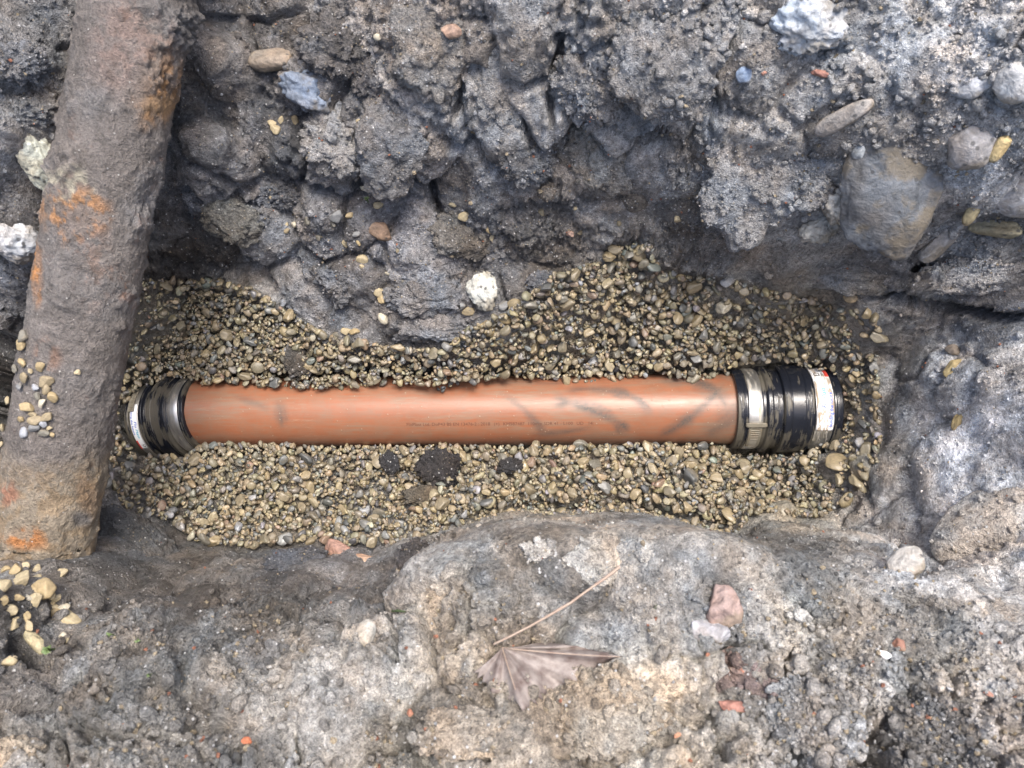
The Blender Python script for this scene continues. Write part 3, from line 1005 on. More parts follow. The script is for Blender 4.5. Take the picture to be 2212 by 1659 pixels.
# broken end: the last stretch is thicker and ragged
rdisp += 0.004 * smoothstep(L_IRON - 0.075, L_IRON - 0.06, xs) * (0.6 + 0.8 * vnoise(base * 60, 88))
xs2 = xs + np.where(xs > L_IRON - 0.02, 0.008 * vnoise(np.stack([ts * 3, ts * 0, ts * 0], 1), 89), 0)
rad = IRON_R + rdisp
loc_ = np.stack([xs2, rad * np.sin(ts), rad * np.cos(ts)], 1)
ti = np.tile(np.array((.20, .180, .165)), (len(xs), 1)) * (0.82 + 0.4 * fbm(base * 12, 3, 90))[:, None]
def paint(mask, colr):
    global ti
    mask = np.clip(mask, 0, 1)[:, None]
    ti = ti * (1 - mask) + np.array(colr) * mask
spots = smoothstep(-0.08, 0.16, fbm(base * 80, 5, 91, 0.7))
paint(crust * 0.6, (.20, .196, .195))
paint(blob(270, 130, 90, 100) * 0.5, (.22, .175, .155))
paint(blob(160, 465, 95, 85) * (0.12 + 0.88 * spots), (.38, .20, .09))
paint(blob(350, 190, 75, 110) * (0.35 + 0.65 * spots), (.27, .155, .075))
paint(blob(345, 225, 45, 28) * 0.7, (.30, .19, .10))
paint(blob(82, 585, 18, 95) * (0.35 + 0.65 * spots), (.42, .20, .075))
paint(blob(290, 80, 110, 140) * spots * 0.35, (.30, .20, .16))
paint(blob(200, 560, 60, 160) * spots * 0.25, (.30, .17, .11))
paint(blob(100, 770, 40, 50) * spots * 0.45, (.26, .13, .07))
paint(blob(270, 620, 20, 40) * spots * 0.5, (.25, .11, .05))
paint(blob(150, 400, 70, 50) * smoothstep(-0.2, 0.3, fbm(base * 120, 3, 92)) * 0.8, (.42, .39, .30))
low = smoothstep(940, 1060, iv_ + 60 * fbm(base * 20, 3, 93))
paint(low * 0.75, (.30, .255, .19))
paint(low * spots * 0.4, (.30, .20, .10))
paint(blob(60, 1160, 55, 36) * (0.15 + 0.85 * spots), (.40, .18, .07))
paint(blob(20, 1070, 30, 40) * spots * 0.7, (.33, .15, .10))
paint(blob(190, 1070, 34, 60) * 0.5, (.24, .14, .07))
paint(blob(170, 1120, 30, 25) * 0.8, (.10, .10, .105))
def iron_material():
    k = NT('rusty_iron')
    c = k.obj()
    tint_ = k.attr('tint').outputs['Color']
    n1 = k.noise(c, 90, 6, 0.68)
    n2 = k.noise(c, 330, 4, 0.72)
    f = k.math('MULTIPLY', k.rng(n1, 0.3, 0.7, 0.66, 1.36), k.rng(n2, 0.3, 0.7, 0.66, 1.38))
    col = k.scale_col(tint_, f)
    rr = k.rng(k.noise(c, 28, 5, 0.7, 0.4), 0.60, 0.72, 0, 0.35)
    col = k.mix(rr, col, (0.24, 0.12, 0.075))
    v = k.vor(c, 300)
    sp = k.n('ShaderNodeSeparateColor')
    k.l(v.outputs['Color'], sp.inputs[0])
    q = k.math('MULTIPLY', k.math('GREATER_THAN', sp.outputs[0], 0.975), k.rng(v.outputs['Distance'], 0.3, 0.2))
    col = k.mix(k.math('MULTIPLY', q, 0.8), col, (0.6, 0.58, 0.55))
    h = k.math('ADD', n1, k.math('MULTIPLY', n2, 1.5))
    return k.out(col, k.rng(n1, 0.3, 0.7, 0.32, 0.62), k.bump(h, 0.0042, 1.0), spec=0.4)
Rm = Matrix(((dv[0], ey[0], ez[0]), (dv[1], ey[1], ez[1]), (dv[2], ey[2], ez[2])))
iron_root = bpy.data.objects.new('iron_pipe', None)
COL.objects.link(iron_root)
iron_root.location = Vector(A3)
iron_root.rotation_euler = Rm.to_euler()
tag(iron_root, 'thick rusty old iron pipe caked with soil, crossing over the trench', 'pipe')
link('pipe_body', make_mesh('iron_body', loc_, F, ti), iron_material(), iron_root)
# its ragged end, closed by packed dirt
ring = loc_[-180:]
cen = np.array([[L_IRON - 0.010, 0, 0]])
Vc = np.concatenate([ring, ring * np.array((1, .55, .55)) + np.array((-0.004, 0, 0)), cen])
k_ = np.arange(180); k1 = np.roll(k_, -1)
Fc = np.concatenate([np.stack([k_, k1, k1 + 180], 1), np.stack([k_, k1 + 180, k_ + 180], 1), np.stack([k_ + 180, k1 + 180, np.full(180, 360)], 1)])
link('packed_dirt', make_mesh('packed_dirt', Vc, Fc, np.tile((.12, .10, .085), (361, 1))), M_SOIL, iron_root)

# ------------------------------------------------------------------ gravel
PALETTE = [((.34, .265, .145), 22), ((.27, .22, .135), 24), ((.215, .185, .12), 18), ((.40, .335, .21), 8), ((.17, .16, .13), 10), ((.20, .205, .205), 6),
           ((.075, .085, .095), 9), ((.30, .315, .34), 2.5), ((.26, .165, .11), 2), ((.48, .44, .34), 3), ((.15, .18, .165), 2)]
PW_ = np.array([p[1] for p in PALETTE]); PW_ = PW_ / PW_.sum()
PC_ = np.array([p[0] for p in PALETTE])
def stone_colour(rg, n):
    return (PC_[rg.choice(len(PC_), n, p=PW_)] * 0.55 + np.array((.046, .044, .037))) * rg.uniform(0.78, 1.22, (n, 1)) * rg.uniform(0.95, 1.05, (n, 3))

SHAPES = []
for s in range(26):
    rg = np.random.default_rng(900 + s)
    ang = s % 2 == 0 or s % 4 == 1
    kw = dict(cuts=int(rg.integers(7, 11)) if ang else int(rg.integers(4, 8)), dmin=0.45 if ang else 0.58, dmax=0.85, soft=40 if ang else 16,
              rough=0.07 if ang else 0.05, nscale=1.5, oct_=2)
    SHAPES.append((rock_shape(900 + s, 2, **kw), rock_shape(900 + s, 3, **kw), rock_shape(900 + s, 7, **kw)))

SHAPES = [tuple((V_s / np.abs(V_s).max(axis=0), F_s) for V_s, F_s in t) for t in SHAPES]
GSTEP = 0.0015
hx = np.arange(-0.66, 0.56, GSTEP)
hy = np.arange(-0.22, 0.34, GSTEP)
HX, HY = np.meshgrid(hx, hy)
H0 = gz(HX, HY) + 0.009
hu, hv, _d = project(np.stack([HX, HY, H0 + 0.004], -1))
gmask = in_poly(hu, hv, GRAVEL) & ((hv < 1000) | (H0 < 0.071)) & (H0 < 0.186)
H = H0.copy()
yr = HY - pipe_y(HX)
on = (np.abs(yr) < PIPE_R) & (HX > PIPE_X0) & (HX < PIPE_X1)
H[on] = np.maximum(H[on], pipe_z(HX[on]) + np.sqrt(PIPE_R ** 2 - yr[on] ** 2))
on = (np.abs(yr) < 0.0625) & (HX > _pr[0]) & (HX < _pr[0] + 0.1405)
H[on] = np.maximum(H[on], pipe_z(HX[on]) + np.sqrt(0.0625 ** 2 - yr[on] ** 2))
for tloc in np.linspace(0, 0.1528 * 0.62, 80):
    cxx = lloc + ax * tloc
    on = (np.abs(HX - cxx.x) < 0.0025) & (np.abs(HY - cxx.y) < 0.061)
    H[on] = np.maximum(H[on], cxx.z + np.sqrt(np.maximum(0.061 ** 2 - (HY[on] - cxx.y) ** 2, 0)))
cells = np.argwhere(gmask)
sy_, sx_ = np.gradient(H0, GSTEP)
area = np.sqrt(1 + sx_ ** 2 + sy_ ** 2) * (1 + 0.7 * (hv < 800))
cw = area[gmask]; cw = np.cumsum(cw / cw.sum())
rg = np.random.default_rng(77)
stones = []
NST = 13000
for n in range(NST):
    a = float(np.clip(rg.lognormal(math.log(0.0051), 0.32), 0.0030, 0.0108)) if n < 7000 else float(rg.uniform(0.0022, 0.0036))
    big_ = rg.random() < 0.02 and n < 7000
    if big_:
        a *= 1.35
    pick = cells[np.minimum(np.searchsorted(cw, rg.random(4)), len(cells) - 1)]
    b, c = a * rg.uniform(0.55, 0.90), a * rg.uniform(0.30, 0.56)
    yaw = rg.uniform(0, math.pi)
    best = None
    for (j, i) in pick:
        x = hx[i] + rg.uniform(-.5, .5) * GSTEP
        y = hy[j] + rg.uniform(-.5, .5) * GSTEP
        if hu[j, i] > 1300:
            a2, b2, c2 = a * 1.18, b * 1.18, c * 1.18
        else:
            a2, b2, c2 = a, b, c
        m = int(a2 / GSTEP) + 1
        j0, j1, i0, i1 = max(j - m, 0), j + m + 1, max(i - m, 0), i + m + 1
        hh = H[j0:j1, i0:i1]
        dx = HX[j0:j1, i0:i1] - x
        dy = HY[j0:j1, i0:i1] - y
        ca, sa = math.cos(yaw), math.sin(yaw)
        e = ((dx * ca + dy * sa) / a2) ** 2 + ((-dx * sa + dy * ca) / b2) ** 2
        inside = e < 1
        if not inside.any():
            continue
        q = np.sqrt(np.maximum(1 - e, 0)) * c2
        zc = float((hh + 0 * q - 0)[inside].max()) if False else float((hh[inside] + q[inside]).max())
        rel = zc - H0[j, i]
        if best is None or rel < best[0]:
            best = (rel, x, y, zc, a2, b2, c2, j0, j1, i0, i1, inside, q, j, i)
    if best is None:
        continue
    rel, x, y, zc, a2, b2, c2, j0, j1, i0, i1, inside, q, j, i = best
    zc -= 0.34 * c2
    su, sv, _q = project(np.array([x, y, zc + c2]))
    if in_poly(np.array([su]), np.array([sv]), EXPOSED)[0] or rel > 0.017 + 0.010 * min(math.hypot(sx_[j, i], sy_[j, i]), 2.0):
        continue
    hh = H[j0:j1, i0:i1]
    hh[inside] = np.maximum(hh[inside], (zc + q)[inside])
    stones.append((x, y, zc, a2, b2, c2, yaw, j, i))
S = np.array(stones)
topz = S[:, 2] + S[:, 5]
surf = H[S[:, 7].astype(int), S[:, 8].astype(int)]
visible = surf - topz < 0.0015
cols = stone_colour(rg, len(S))
order = np.argsort(-(S[:, 3] * S[:, 4]) * visible)
N_SINGLE_BED = 165
single = set(order[:N_SINGLE_BED].tolist())

def rot_mats(n, rg, yaw, tilt):
    rx = rg.normal(0, tilt, n); ry = rg.normal(0, tilt, n)
    cz, sz = np.cos(yaw), np.sin(yaw)
    cx, sx = np.cos(rx), np.sin(rx)
    cy, sy = np.cos(ry), np.sin(ry)
    Rz = np.zeros((n, 3, 3)); Rz[:, 0, 0] = cz; Rz[:, 0, 1] = -sz; Rz[:, 1, 0] = sz; Rz[:, 1, 1] = cz; Rz[:, 2, 2] = 1
    Rx = np.zeros((n, 3, 3)); Rx[:, 0, 0] = 1; Rx[:, 1, 1] = cx; Rx[:, 1, 2] = -sx; Rx[:, 2, 1] = sx; Rx[:, 2, 2] = cx
    Ry = np.zeros((n, 3, 3)); Ry[:, 1, 1] = 1; Ry[:, 0, 0] = cy; Ry[:, 0, 2] = sy; Ry[:, 2, 0] = -sy; Ry[:, 2, 2] = cy
    return Rz @ Rx @ Ry

RM = rot_mats(len(S), rg, S[:, 6], 0.30)
shape_of = rg.integers(0, len(SHAPES), len(S))
VV, FF, TT = [], [], []
off = 0
for n in range(len(S)):
    if n in single:
        continue
    Vs, Fs = SHAPES[shape_of[n]][1 if S[n, 3] > 0.0052 and visible[n] else 0]
    Vn = (Vs * S[n, 3:6]) @ RM[n].T + S[n, :3]
    VV.append(Vn); FF.append(Fs + off); TT.append(np.tile(cols[n], (len(Vn), 1)))
    off += len(Vn)
gravel = link('gravel', make_mesh('gravel', np.concatenate(VV), np.concatenate(FF), np.concatenate(TT)), M_PEBBLE)
tag(gravel, 'wet tan and grey pea gravel bedding around the orange pipe', 'gravel', kind='stuff')

_pebmesh = {}
def pebble_mesh(shape, ci, dry):
    key = (shape, ci, dry)
    if key not in _pebmesh:
        Vs, Fs = SHAPES[shape][2]
        m = make_mesh('pebble', Vs, Fs, np.tile(PC_[ci] * 0.85 if dry else PC_[ci] * 0.55 + np.array((.046, .044, .037)), (len(Vs), 1)))
        m.materials.append(M_DRYPEB if dry else M_PEB1)
        _pebmesh[key] = m
    return _pebmesh[key]

CNAME = ['tan', 'olive tan', 'brown', 'sandy', 'grey brown', 'grey', 'dark slate', 'blue grey', 'reddish', 'cream', 'green grey']
def look(shape, ci):
    return ('rounded ' if shape % 4 == 3 else 'angular ') + CNAME[ci]

def pebble_at(p, R, abc, shape, ci, dry, label, group, cat='pebble', name='pebble'):
    o = link(name, pebble_mesh(shape, ci, dry))
    M4 = Matrix([list(map(float, r)) for r in R]).to_4x4()
    o.matrix_world = Matrix.Translation(Vector([float(q) for q in p])) @ M4 @ Matrix.Diagonal((*[float(q) for q in abc], 1.0))
    return tag(o, label.replace('#', look(shape, ci)), cat, group)

def bed_label(n):
    x, y = S[n, 0], S[n, 1] - pipe_y(S[n, 0])
    if x > 0.29:
        return '# pebble in the gravel ' + ('beyond' if y > 0.05 else 'before' if y < -0.05 else 'at the end of') + ' the muddy coupling'
    if x < -0.42:
        return '# pebble in the gravel ' + ('beyond' if y > 0 else 'before') + ' the clean labelled coupling'
    if y > 0:
        return '# pebble in the gravel between the orange pipe and far bank'
    return '# pebble in the gravel between the orange pipe and ' + ('foreground ledge' if x > -0.12 else 'near dark slope')

for n in sorted(single):
    pebble_at(S[n, :3], RM[n], S[n, 3:6], int(shape_of[n]), int(rg.choice(len(PC_), p=PW_)), False,
              bed_label(n), 'larger pebbles of the gravel bed')

# ------------------------------------------------------------------ loose pebbles away from the bed
def basis_to(nrm, ang):
    """rotation whose z axis is nrm and whose x axis is turned by ang (as seen in the photo, anticlockwise)"""
    z = np.asarray(nrm, float); z = z / np.linalg.norm(z)
    x = np.array((math.cos(ang), math.sin(ang), 0.0))
    x = x - z * (x @ z); x /= np.linalg.norm(x)
    return np.stack([x, np.cross(z, x), z], 1)

def ground_normal(x, y, e=0.006):
    n = np.array((-(gz(x + e, y) - gz(x - e, y)) / (2 * e), -(gz(x, y + e) - gz(x, y - e)) / (2 * e), 1.0), float)
    return n / np.linalg.norm(n)

def iron_hit(u, v):
    d = ray(u, v)
    # ray against the cylinder
    m = CAM - A3
    dp = d - dv * (d @ dv); mp = m - dv * (m @ dv)
    a, b, c = dp @ dp, 2 * dp @ mp, mp @ mp - (IRON_R + 0.001) ** 2
    q = b * b - 4 * a * c
    if q < 0:
        s = -b / (2 * a)
    else:
        s = (-b - math.sqrt(q)) / (2 * a)
    p = CAM + d * s
    n = p - A3; n = n - dv * (n @ dv)
    return p, s, n / np.linalg.norm(n)

rgp = np.random.default_rng(5)
TANS = [0, 0, 1, 3, 3, 9, 1]
MIXED = [0, 1, 2, 3, 3, 9, 4, 5]
def loose(px, where, label, group, size, cis=MIXED, sink=0.25, dry=True, convert=None):
    for q in px:
        u, v = convert(*q[:2])
        sc = q[2] if len(q) > 2 else 1.0
        if where == 'iron':
            p, d, n = iron_hit(u, v)
        else:
            p, d = hit(u, v)
            n = ground_normal(p[0], p[1]) * 0.5 + np.array((0, -0.1, 0.8))
        a = size * sc * rgp.uniform(0.8, 1.25) * d / FPX * 0.5
        abc = (a, a * rgp.uniform(0.62, 0.9), a * rgp.uniform(0.42, 0.65))
        R = basis_to(n + rgp.normal(0, 0.18, 3), rgp.uniform(0, 6.28))
        p = p + (n / np.linalg.norm(n)) * abc[2] * (1 - 2 * sink)
        pebble_at(p, R, abc, int(rgp.integers(0, len(SHAPES))), int(rgp.choice(cis)), dry, label, group)

loose([(150,575,1.2),(105,730),(155,695,1.1),(270,718),(168,790,1.2),(305,815,1.5),(235,850),(305,855,1.2),(135,845),(340,910,1.3),(60,940,.8),(185,980,1.7),
       (275,955),(145,1055),(215,1020,1.2),(240,1060,1.2),(305,1040,1.2),(280,1075),(225,1110,1.2),(285,1140,1.1),(325,1115,.8),(165,1145,1.1),(335,1155,.7),
       (30,1110),(15,1225,.8),(500,755,.8),(165,520,1.2),(250,905,.9),(205,745,.6)], 'iron', 'small # pebble lying on the rusty iron pipe',
      'pebbles on the iron pipe', 23, TANS + [5, 4, 7], 0.18, True, lambda x, y: (x / 3, 553 + y / 3))
loose([(40,375,1.1),(115,385,1.4),(170,355,1.1),(240,375,1.2),(235,435,1.1),(155,455,1.6),(20,495,1.7),(240,500,1.6),(290,510,1.6),(125,555,1.1),(185,565,.9),
       (230,575,1.5),(330,535,1.2),(365,565),(15,585,1.1),(55,640,1.4),(340,605,1.3),(345,640),(360,665,1.2),(425,630,1.3),(460,695,1.7),(175,680,1.1),
       (100,725),(185,745,1.3),(400,410,1.1),(240,315),(190,290,1.2),(70,965,1.1),(410,800,.7),(430,835,.6),(70,405,.8)], 'ground',
      'dry # pebble scattered on the soil below the iron pipe end', 'pebbles spilled by the iron pipe end', 25, [0, 3, 3, 9, 9, 3], 0.15, True,
      lambda x, y: (x / 3, 1106 + y / 3))
WALLP = [(553 + x / 3, y / 3, s) for x, y, s in [(105,800,1.1),(135,845,1.1),(160,780,1),(260,775,1.3),(680,800,1.1),(740,930,.8),(715,1215,1.3),(795,1330,1.3),
         (1280,1330,1.1),(1350,1400,1.3),(1235,1485,1.1),(1215,1530,1.3),(1510,1490,.8),(1410,1525,1.2),(1530,1540,.7),(530,1400,1.6),(610,1400,1.2),(335,1435,1.1),
         (250,1455,.8),(200,1455,.6),(200,1495,.6),(500,1455,.9),(410,1540,.9),(655,1520,1),(580,1580,.8),(665,1575,.8),(920,1625,.5),(790,245,.8),(145,1325,.8)]]
WALLP += [(553 + x / 3, 553 + y / 3, s) for x, y, s in [(690,25,1.2),(690,68,.8),(800,230,1.4),(815,280,.9),(860,115,.8),(950,165,.5),(830,400,1.1),(1110,230,.8),
          (1085,235,.7),(1250,325,1.1),(1335,320,.9),(1375,360,1.1),(1245,385,.9),(1605,320,1.2),(640,490,1),(520,510,.9),(585,490,1),(1035,530,1.3)]]
WALLP += [(1106 + x / 3, 553 + y / 3, s) for x, y, s in [(280,190,1.3),(325,170,.9),(30,435,1.2),(185,335,.9),(230,350,1.3),(1275,225,1.1)]]
WALLP += [(1106 + x / 3, y / 3, s) for x, y, s in [(190,1375,.9),(690,1445,.8),(1070,1420,1.0),(410,1350,.5),(480,85,.7),(440,1505,.6),(620,1640,.8),(830,1620,1.2)]]
loose(WALLP, 'ground', 'single # pebble stuck on the dark bank above the gravel', 'pebbles stuck on the far bank', 21, MIXED, 0.22, True, lambda u, v: (u, v))
loose([(1380,545,1.4),(1398,566,1.5),(1264,640,1.3),(1221,657,1.6),(1203,665,1.1),(1246,620,1),(1299,593,1.2),(1293,615,1),(1319,630,1.2),(1348,603,1.2),
       (1366,633,1.1),(1231,646,1),(1183,670,.9),(1309,684,1.3),(1331,688,1.4),(1453,636,1.3),(1494,645,1.2),(1485,663,1.0),(1531,628,1.2),(1048,710,1.9),
       (1090,690,1.3),(1130,668,1),(1165,700,1.2),(1110,655,1.1),(1075,735,1.2),(1340,570,1.3),(1420,610,1)], 'ground',
      '# pebble piled on the gravel covered shelf above the orange pipe', 'pebbles on the gravel shelf', 24, [0, 1, 3, 3, 9, 2], 0.2, True, lambda u, v: (u, v))

# ------------------------------------------------------------------ rocks, clods, chips: one object each
SITES = []      # places on clods where crumbs may lie
def lump(name, label, cat, u, v, wpx, hpx, rot=0, col=None, style='rock', depth=0.6, embed=0.45, seed=None, freq=14, mat=None, group=None, zoff=0.0, mix=0.6):
    seed = seed if seed is not None else int(u * 7 + v * 13) % 9973
    if style in ('clod', 'crumbly') and mat is None and zoff == 0:
        embed = min(embed + 0.08, 0.72)
    p, d = hit(u, v)
    a, b = 0.5 * wpx * d / FPX, 0.5 * hpx * d / FPX
    c = depth * min(a, b) * 1.15
    sty = dict(rock=dict(cuts=11, dmin=0.5, dmax=0.92, soft=34, rough=0.13, nscale=1.7, oct_=5),
               round=dict(cuts=6, dmin=0.66, dmax=0.96, soft=11, rough=0.10, nscale=1.6, oct_=5),
               flat=dict(cuts=9, dmin=0.55, dmax=0.95, soft=22, rough=0.12, nscale=2.2, oct_=5),
               clod=dict(cuts=8, dmin=0.62, dmax=0.98, soft=12, rough=0.30, nscale=2.0, oct_=6, crumb=0.24),
               crumbly=dict(cuts=6, dmin=0.6, dmax=0.95, soft=10, rough=0.36, nscale=2.4, oct_=6, crumb=0.44))[style]
    Vv, Fv = rock_shape(seed, max(8, int(freq * 0.82)), **sty)
    if style in ('round', 'flat') and max(wpx, hpx) > 1.6 * min(wpx, hpx):
        k0 = 0 if wpx > hpx else 1
        Vv[:, k0] = np.sign(Vv[:, k0]) * np.abs(Vv[:, k0]) ** 0.55
    ext = np.percentile(np.abs(Vv), 99, axis=0)
    Vv = Vv / ext * np.array((a, b, c))
    if col is None:
        col = local_tint(u, v)
    g = ground_normal(p[0], p[1])
    view = (CAM - p) / np.linalg.norm(CAM - p)
    nrm = g * (1 - mix) + view * mix
    R = basis_to(nrm, math.radians(rot))
    nrm = nrm / np.linalg.norm(nrm)
    gain = (1.5 if v < 1100 else 1.1) if (mat or (M_SOIL if style in ('clod', 'crumbly') else M_ROCK)) is M_SOIL and 'mud lump' not in cat else 1.0
    mo, we = mottle(Vv + seed * 0.37)
    if gain > 1:
        col = np.array(col, float)
        col = (col * 0.7 + col.mean() * 0.3) * (np.array((1.0, 1.0, 1.01)) if v < 1100 else 1.0)
    tn = np.concatenate([np.asarray(col, float) * gain * mo, we[:, None]], 1)
    m = make_mesh(name, Vv, Fv, tn)
    o = link(name, m, mat or (M_SOIL if style in ('clod', 'crumbly') else M_ROCK))
    o.matrix_world = Matrix.Translation(Vector([float(q) for q in (p + nrm * (c * (1 - 2 * embed) + zoff))])) @ Matrix([list(map(float, r)) for r in R]).to_4x4()
    if gain > 1:
        Mw = np.array(o.matrix_world)
        wv_ = Vv @ Mw[:3, :3].T + Mw[:3, 3]
        dn = (Vv / np.array((a, b, c)) ** 2) @ Mw[:3, :3].T
        dn /= np.linalg.norm(dn, axis=1)[:, None]
        up_ = dn[:, 2] > 0.05
        SITES.append((wv_[up_], dn[up_], tn[up_, :3]))
    return tag(o, label, cat, group)

D_ = (.085, .086, .092)
# stones and rubble of the banks
lump('stone', 'cream white jagged stone wedged against the left of the iron pipe', 'stone', 78, 330, 78, 165, 8, (.44, .425, .34), freq=24, depth=.5, style='clod', mat=M_ROCK)
lump('stone', 'white flecked angular stone under the iron pipe, over the dark gap', 'stone', 34, 520, 110, 90, -25, (.34, .34, .345), freq=22, embed=.4, style='clod', mat=M_ROCK)
lump('stone', 'blue grey angular stone set in the dark bank', 'stone', 662, 200, 118, 92, -18, (.17, .20, .25), freq=18, style='clod', mat=M_ROCK)
lump('stone', 'flat brown stone jutting from the dark soil near the iron pipe', 'stone', 585, 130, 92, 46, 8, (.20, .165, .13), style='flat', freq=14, depth=.8, embed=.3)
lump('stone', 'white chalky stone just above the gravel shelf', 'stone', 1042, 628, 66, 88, 12, (.42, .42, .38), freq=20, style='clod', mat=M_ROCK)
lump('stone', 'large pale blue speckled stone at the top of the gritty bank', 'stone', 1752, 55, 160, 122, -14, (.33, .355, .38), freq=26, style='clod', mat=M_ROCK)
lump('stone', 'finger shaped grey brown stone on the gritty bank', 'stone', 1822, 252, 128, 42, 38, (.26, .23, .20), style='round', freq=14, depth=.9, embed=.3)
lump('stone', 'big dark grey slab of stone on the right bank', 'stone', 1928, 408, 212, 300, 6, (.105, .108, .112), style='flat', freq=30, depth=.42, embed=.30, seed=63)
lump('stone', 'rounded grey stone beside the big dark slab', 'stone', 2095, 312, 100, 104, 0, (.27, .265, .265), style='round', freq=16, embed=.35)
lump('stone', 'pale tan and grey jagged stone below the big dark slab', 'stone', 1812, 440, 72, 78, 20, (.42, .38, .32), freq=16, depth=.8, embed=.3, style='clod', mat=M_ROCK)
lump('stone', 'tan jagged stone with torn lower edge on the bank', 'stone', 1772, 492, 82, 62, 30, (.37, .34, .29), freq=16, depth=.7, embed=.35, style='clod', mat=M_ROCK)
lump('stone', 'long pale grey stone between the dark slab and the tan flat stone', 'stone', 2040, 508, 50, 140, -34, (.27, .27, .27), freq=16, embed=.4)
lump('stone', 'flat olive tan stone resting on the right bank', 'stone', 2150, 492, 104, 42, 2, (.26, .24, .165), style='flat', freq=18, depth=.8, embed=.3)
lump('stone', 'small tan peg shaped stone beside the flat olive stone', 'stone', 2096, 457, 26, 58, -14, (.42, .33, .18), style='round', freq=10, depth=.9, embed=.2)
lump('stone', 'yellow oval pebble on the edge of the rounded grey stone', 'pebble', 2156, 316, 34, 62, -24, (.52, .40, .20), style='round', freq=10, depth=.9, embed=.1)
lump('stone', 'white lumpy stone high on the right bank', 'stone', 2105, 182, 90, 58, 12, (.42, .435, .455), freq=14)
lump('stone', 'light grey rounded stone beside the white lumpy stone', 'stone', 2192, 178, 90, 82, -30, (.36, .36, .355), style='round', freq=16, embed=.35)
lump('stone', 'wide smooth grey boulder beside the tan peg stone', 'boulder', 2215, 395, 150, 150, 0, (.30, .30, .305), style='round', freq=22, depth=.5)
lump('stone', 'small blue pebble lodged between soil clods', 'pebble', 1606, 163, 34, 38, 0, (.20, .25, .33), style='round', freq=10, embed=.25)
lump('stone', 'grey green oval pebble next to the finger shaped stone', 'pebble', 1858, 330, 32, 42, 10, (.27, .29, .30), style='round', freq=10, embed=.2)
lump('stone', 'smooth muddy round stone under the wedge shaped clod', 'stone', 1372, 436, 58, 48, 0, (.12, .105, .085), style='round', freq=12, embed=.4, mat=M_SOIL)
lump('stone', 'small muddy round stone low on the dark bank', 'stone', 1180, 416, 40, 36, 0, (.11, .10, .088), style='round', freq=12, embed=.4, mat=M_SOIL)
lump('stone', 'olive brown sharp stone under the smooth grey clod', 'stone', 1030, 262, 88, 50, -16, (.21, .18, .12), freq=14, embed=.35)
lump('stone', 'two toned tan stone with muddy top in the dark bank', 'stone', 822, 502, 58, 44, -30, (.25, .18, .13), freq=12, embed=.4)
lump('stone', 'pale boulder bulging from the near right bank', 'boulder', 2140, 1150, 250, 190, 12, (.40, .375, .345), style='round', freq=30, depth=.45, embed=.52, mat=M_SOIL)
lump('stone', 'pale rounded stone at the mouth of the small hole', 'stone', 1962, 1222, 92, 70, 26, (.36, .345, .32), style='round', freq=16, embed=.3)
lump('stone', 'pale grey stone under the brick lump with orange tip', 'stone', 1530, 1365, 90, 48, -8, (.30, .30, .315), style='rock', freq=14, embed=.4)
lump('stone', 'tan oval pebble standing below the yellow chip on the right wall', 'pebble', 1838, 642, 30, 24, 0, (.28, .235, .16), style='round', freq=10, embed=.2)
lump('stone', 'large flat grey brown stone at the gravel edge by the wall', 'stone', 1690, 1105, 66, 44, 0, (.19, .17, .13), style='flat', freq=12, embed=.15)
lump('stone', 'mud coloured stone at the foot of the right wall', 'stone', 1862, 1005, 50, 66, -20, (.20, .18, .145), style='round', freq=12, embed=.3)
lump('stone', 'yellow chip of stone in the grey right wall', 'chip', 2062, 797, 46, 38, 10, (.38, .30, .15), freq=10, embed=.4)
lump('stone', 'small dark brown stone in the right wall', 'stone', 2060, 757, 34, 26, -10, (.17, .15, .13), style='round', freq=10, embed=.35)
lump('stone', 'thin yellow sliver of stone low in the right wall', 'chip', 2070, 908, 22, 48, -20, (.40, .31, .15), freq=10, embed=.45)
lump('stone', 'bright white chip on the dark foreground soil', 'chip', 1911, 1416, 28, 17, -28, (.85, .85, .87), freq=8, embed=.2)
lump('stone', 'flat white crumbly flake on the foreground ledge', 'flake', 1160, 1190, 90, 46, -6, (.40, .375, .335), style='crumbly', freq=16, embed=.55, depth=.5)
lump('stone', 'white knob of mortar at the end of the leaf stem', 'stone', 1392, 1195, 40, 62, 10, (.42, .40, .36), style='crumbly', freq=14, embed=.4)
lump('stone', 'rounded pale pebble bedded in the foreground soil beside a crack', 'stone', 786, 1378, 44, 84, -14, (.37, .35, .31), style='round', freq=14, embed=.45)
lump('stone', 'pale orange clay lump at the bottom left corner', 'lump', 30, 1632, 110, 80, 0, (.38, .29, .19), style='clod', freq=16, embed=.45)
lump('stone', 'yellow tan flat stone tipped into the dark hole', 'stone', 78, 1392, 70, 26, -38, (.36, .30, .18), style='flat', freq=10, depth=.8, embed=.1)

